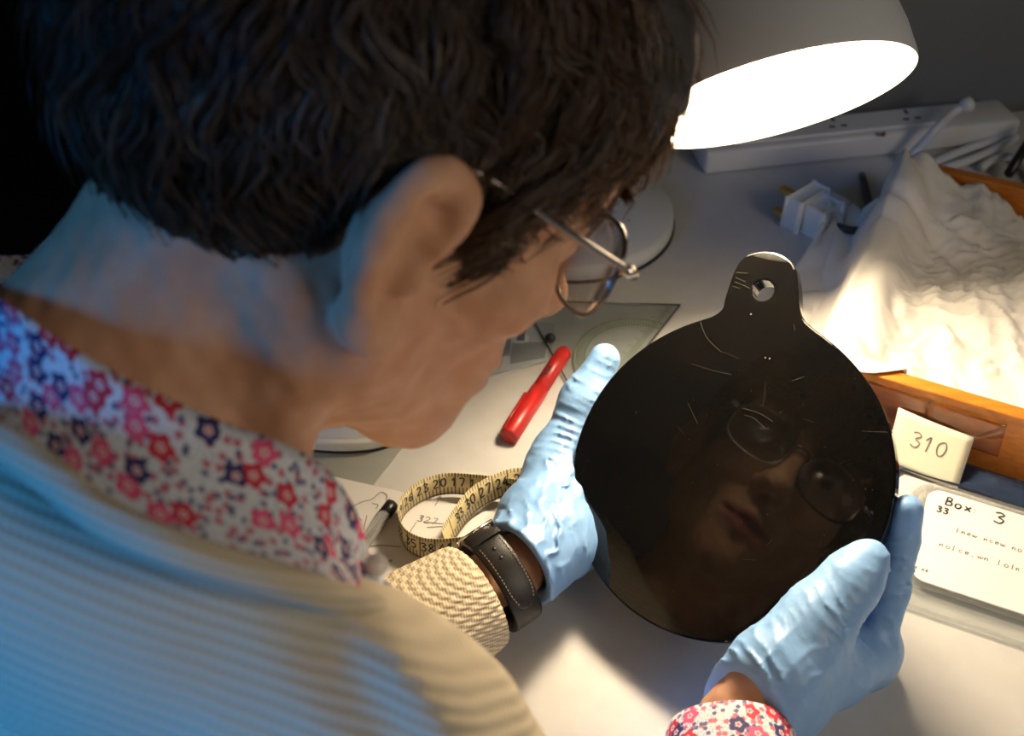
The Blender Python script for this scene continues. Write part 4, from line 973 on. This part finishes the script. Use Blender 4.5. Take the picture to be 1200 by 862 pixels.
# ------------------------------------------------------------------ hair
AZ = np.radians([-90, -60, -42, -30, -20, -8, 4, 14, 22, 30, 38, 48, 62, 90]); ZL = np.array([-.048, -.044, -.038, -.032, -.018, .006, .028, .032, .008, -.004, .006, .028, .050, .060])
def zlim(L): return np.interp(np.arctan2(L[..., 1], np.abs(L[..., 0])), AZ, ZL)
CE = np.array([0, -.014, .055]); RE = np.array([.074, .094, .080]); 
D0 = nrm((.10, .80, .60))
D1 = nrm((0, -.62, -.78))
def vol(d): return 1 + .30 * np.exp(-np.sum((d - D0) ** 2, -1) / .30) + .10 * np.exp(-np.sum((d - D1) ** 2, -1) / .35)
def hair():
    F = Field(HO - .17, HO + .17, .0030)
    F.ell(H(*CE), HB, (RE + .008) * HS, .01); F.ell(H(.004, .062, .098), HB, np.array([.056, .048, .042]) * HS, .04); F.ell(H(0, -.030, .0), HB, np.array([.057, .054, .047]) * HS, .015)
    F.displace(lambda P: .0018 * wob(P, 110, 4) + .0012 * wob(P, 380, 5), .01)
    # trim below the hairline
    I = np.nonzero(np.abs(F.D) < .03); P = np.stack([F.lo[i] + F.h * I[i] for i in range(3)], 1); L = (P - HO) @ HB / HS
    cut = (zlim(L) + .006 - L[:, 2]) * HS
    hh = np.maximum(.010 - np.abs(F.D[I] - cut), 0) / .010; F.D[I] = (np.maximum(F.D[I], cut) + hh * hh * .0025).astype(np.float32); F.D[F.D > .03] = .03
    far = np.abs(F.D) >= .03
    V, Q = F.mesh(); o = big('hair', V, Q, M_scalp, person); o['label'] = 'short wavy dark hair greying at the temples'
    # strands
    r = np.random.default_rng(11); N = 26000; d = r.normal(size=(N * 3, 3)); d /= np.linalg.norm(d, axis=1)[:, None]
    root = CE + d * (RE + .004) * vol(d)[:, None]
    low = root[:, 2] < .02; k = np.where(low, 1, 1)
    ok = (root[:, 2] > zlim(root) + .001) ; root = root[ok][:N]; N = len(root)
    c2 = np.array([0, -.030, .0]); r2 = np.array([.063, .061, .053]); d2 = r.normal(size=(16000, 3)); d2 /= np.linalg.norm(d2, axis=1)[:, None]; q2 = c2 + d2 * r2
    k2 = (q2[:, 2] < .03) & (q2[:, 2] > zlim(q2) + .001) & (np.sum(((q2 - CE) / RE) ** 2, 1) > 1.0)
    root = np.r_[root, q2[k2]]; N = len(root)
    whorl = np.array([.0, -.075, .115]); S = 9; pts = [root]; p = root.copy()
    length = r.uniform(.034, .062, N) * np.where(root[:, 1] > .05, 1.0, 1.0)
    az_ = np.degrees(np.arctan2(root[:, 1], np.abs(root[:, 0]))); length = np.where((az_ > -30) & (az_ < 22) & (root[:, 2] < .085), length * np.clip((root[:, 2] - .028) / .055, .16, 1), length)
    tone = np.clip(.40 + .26 * wob(root, 520, 41) + .14 * wob(root, 150, 43) + r.normal(0, .12, N) + .30 * np.clip((root[:, 1] - .02) / .05, 0, 1) * np.clip((.08 - root[:, 2]) / .08, 0, 1), 0, 1)
    stray = r.uniform(size=N) < np.where(root[:, 1] > .06, .20, .05)
    ph = 2.2 * wob(root, 200, 51)
    for sgm in range(1, S):
        q = p - CE; vv = vol(q / np.linalg.norm(q, axis=1)[:, None]); nn = q / RE ** 2; nn /= np.linalg.norm(nn, axis=1)[:, None]
        f = p - whorl; f = f - nn * np.sum(f * nn, 1)[:, None]; f /= np.linalg.norm(f, axis=1)[:, None] + 1e-9
        side = np.cross(nn, f)
        back = np.zeros_like(p); back[:, 1] = -1; back[:, 2] = -.55; back -= nn * np.sum(back * nn, 1)[:, None]; back /= np.linalg.norm(back, axis=1)[:, None] + 1e-9
        wside = np.clip((p[:, 1] + .02) / .06, 0, 1) * np.clip((.10 - p[:, 2]) / .05, 0, 1) * np.clip((np.abs(p[:, 0]) - .03) / .03, 0, 1)
        g = f * (1 - .75 * wside)[:, None] + back * (.75 * wside)[:, None]
        g = g + side * (.75 * np.sin(ph + sgm * .75) + .35 * wob(p, 300, 61) + r.normal(0, .08, N))[:, None]
        tgt = .0180 + .004 * np.sin(ph * 1.7) - .010 * (sgm / S) + r.uniform(-.002, .003, N)
        if sgm == 1: h0 = np.maximum(0, (np.sqrt(np.sum((q / RE) ** 2, 1)) / vv - 1) * .08 - .006)
        tgt = tgt + h0 - .010 * (h0 > .001)
        tgt = np.where(stray, tgt + .012 * sgm / S, tgt)
        hgt = (np.sqrt(np.sum((q / RE) ** 2, 1)) / vv - 1) * .08
        g = g + nn * ((tgt - hgt) * 60)[:, None]
        g /= np.linalg.norm(g, axis=1)[:, None]; p = p + g * (length / S)[:, None]; pts.append(p.copy())
    PT = np.stack(pts, 1)                                    # N,S,3 in head space
    Wd = HO + (PT * HS) @ HB.T
    T = np.gradient(Wd, axis=1); T /= np.linalg.norm(T, axis=2)[..., None] + 1e-9
    a = np.cross(T, r.normal(size=(N, 1, 3))); a /= np.linalg.norm(a, axis=2)[..., None] + 1e-9; b = np.cross(T, a)
    w = (.00042 * np.array([1, 1, 1, 1, .95, .9, .75, .5, .1]))[None, :, None]
    ring = np.stack([Wd + w * (math.cos(x) * a + math.sin(x) * b) for x in (0, 2.094, 4.189)], 2)     # N,S,3,3
    V = ring.reshape(-1, 3); base = (np.arange(N) * S * 3)[:, None, None]
    si = np.arange(S - 1)[None, :, None] * 3; k0 = np.arange(3)[None, None, :]; k1 = (k0 + 1) % 3
    Q = np.stack([base + si + k0, base + si + k1, base + si + 3 + k1, base + si + 3 + k0], -1).reshape(-1, 4)
    o2 = big('hair_strands', V, Q, M_hair, o); tag(o2, kind='stuff')
    at = o2.data.attributes.new('tone', 'FLOAT', 'POINT'); at.data.foreach_set('value', np.repeat(tone, S * 3).astype(np.float32))
    # eyebrows
    for s in (1, -1):
        V = []; Fc = []
        for k in range(160):
            t = r.uniform(); x = .010 + .038 * t; z = .047 + .006 * math.sin(t * 2.2) + r.uniform(-.002, .002); y = .1035 - .0125 * t ** 1.5
            p0_ = np.array([s * x, y, z]); p1_ = p0_ + np.array([s * .006, .0015, .0035 * (1 - 1.4 * t)]) + r.normal(0, .0006, 3)
            V1, F1 = tube_arrays([H(*p0_), H(*((p0_ + p1_) / 2 + [0, .001, 0])), H(*p1_)], [.0003, .0003, .0001], 3)
            Fc += [tuple(i + len(V) for i in q) for q in F1]; V += list(V1)
        tag(obj('eyebrow', V, Fc, M_hair, person), kind=None)
hair()
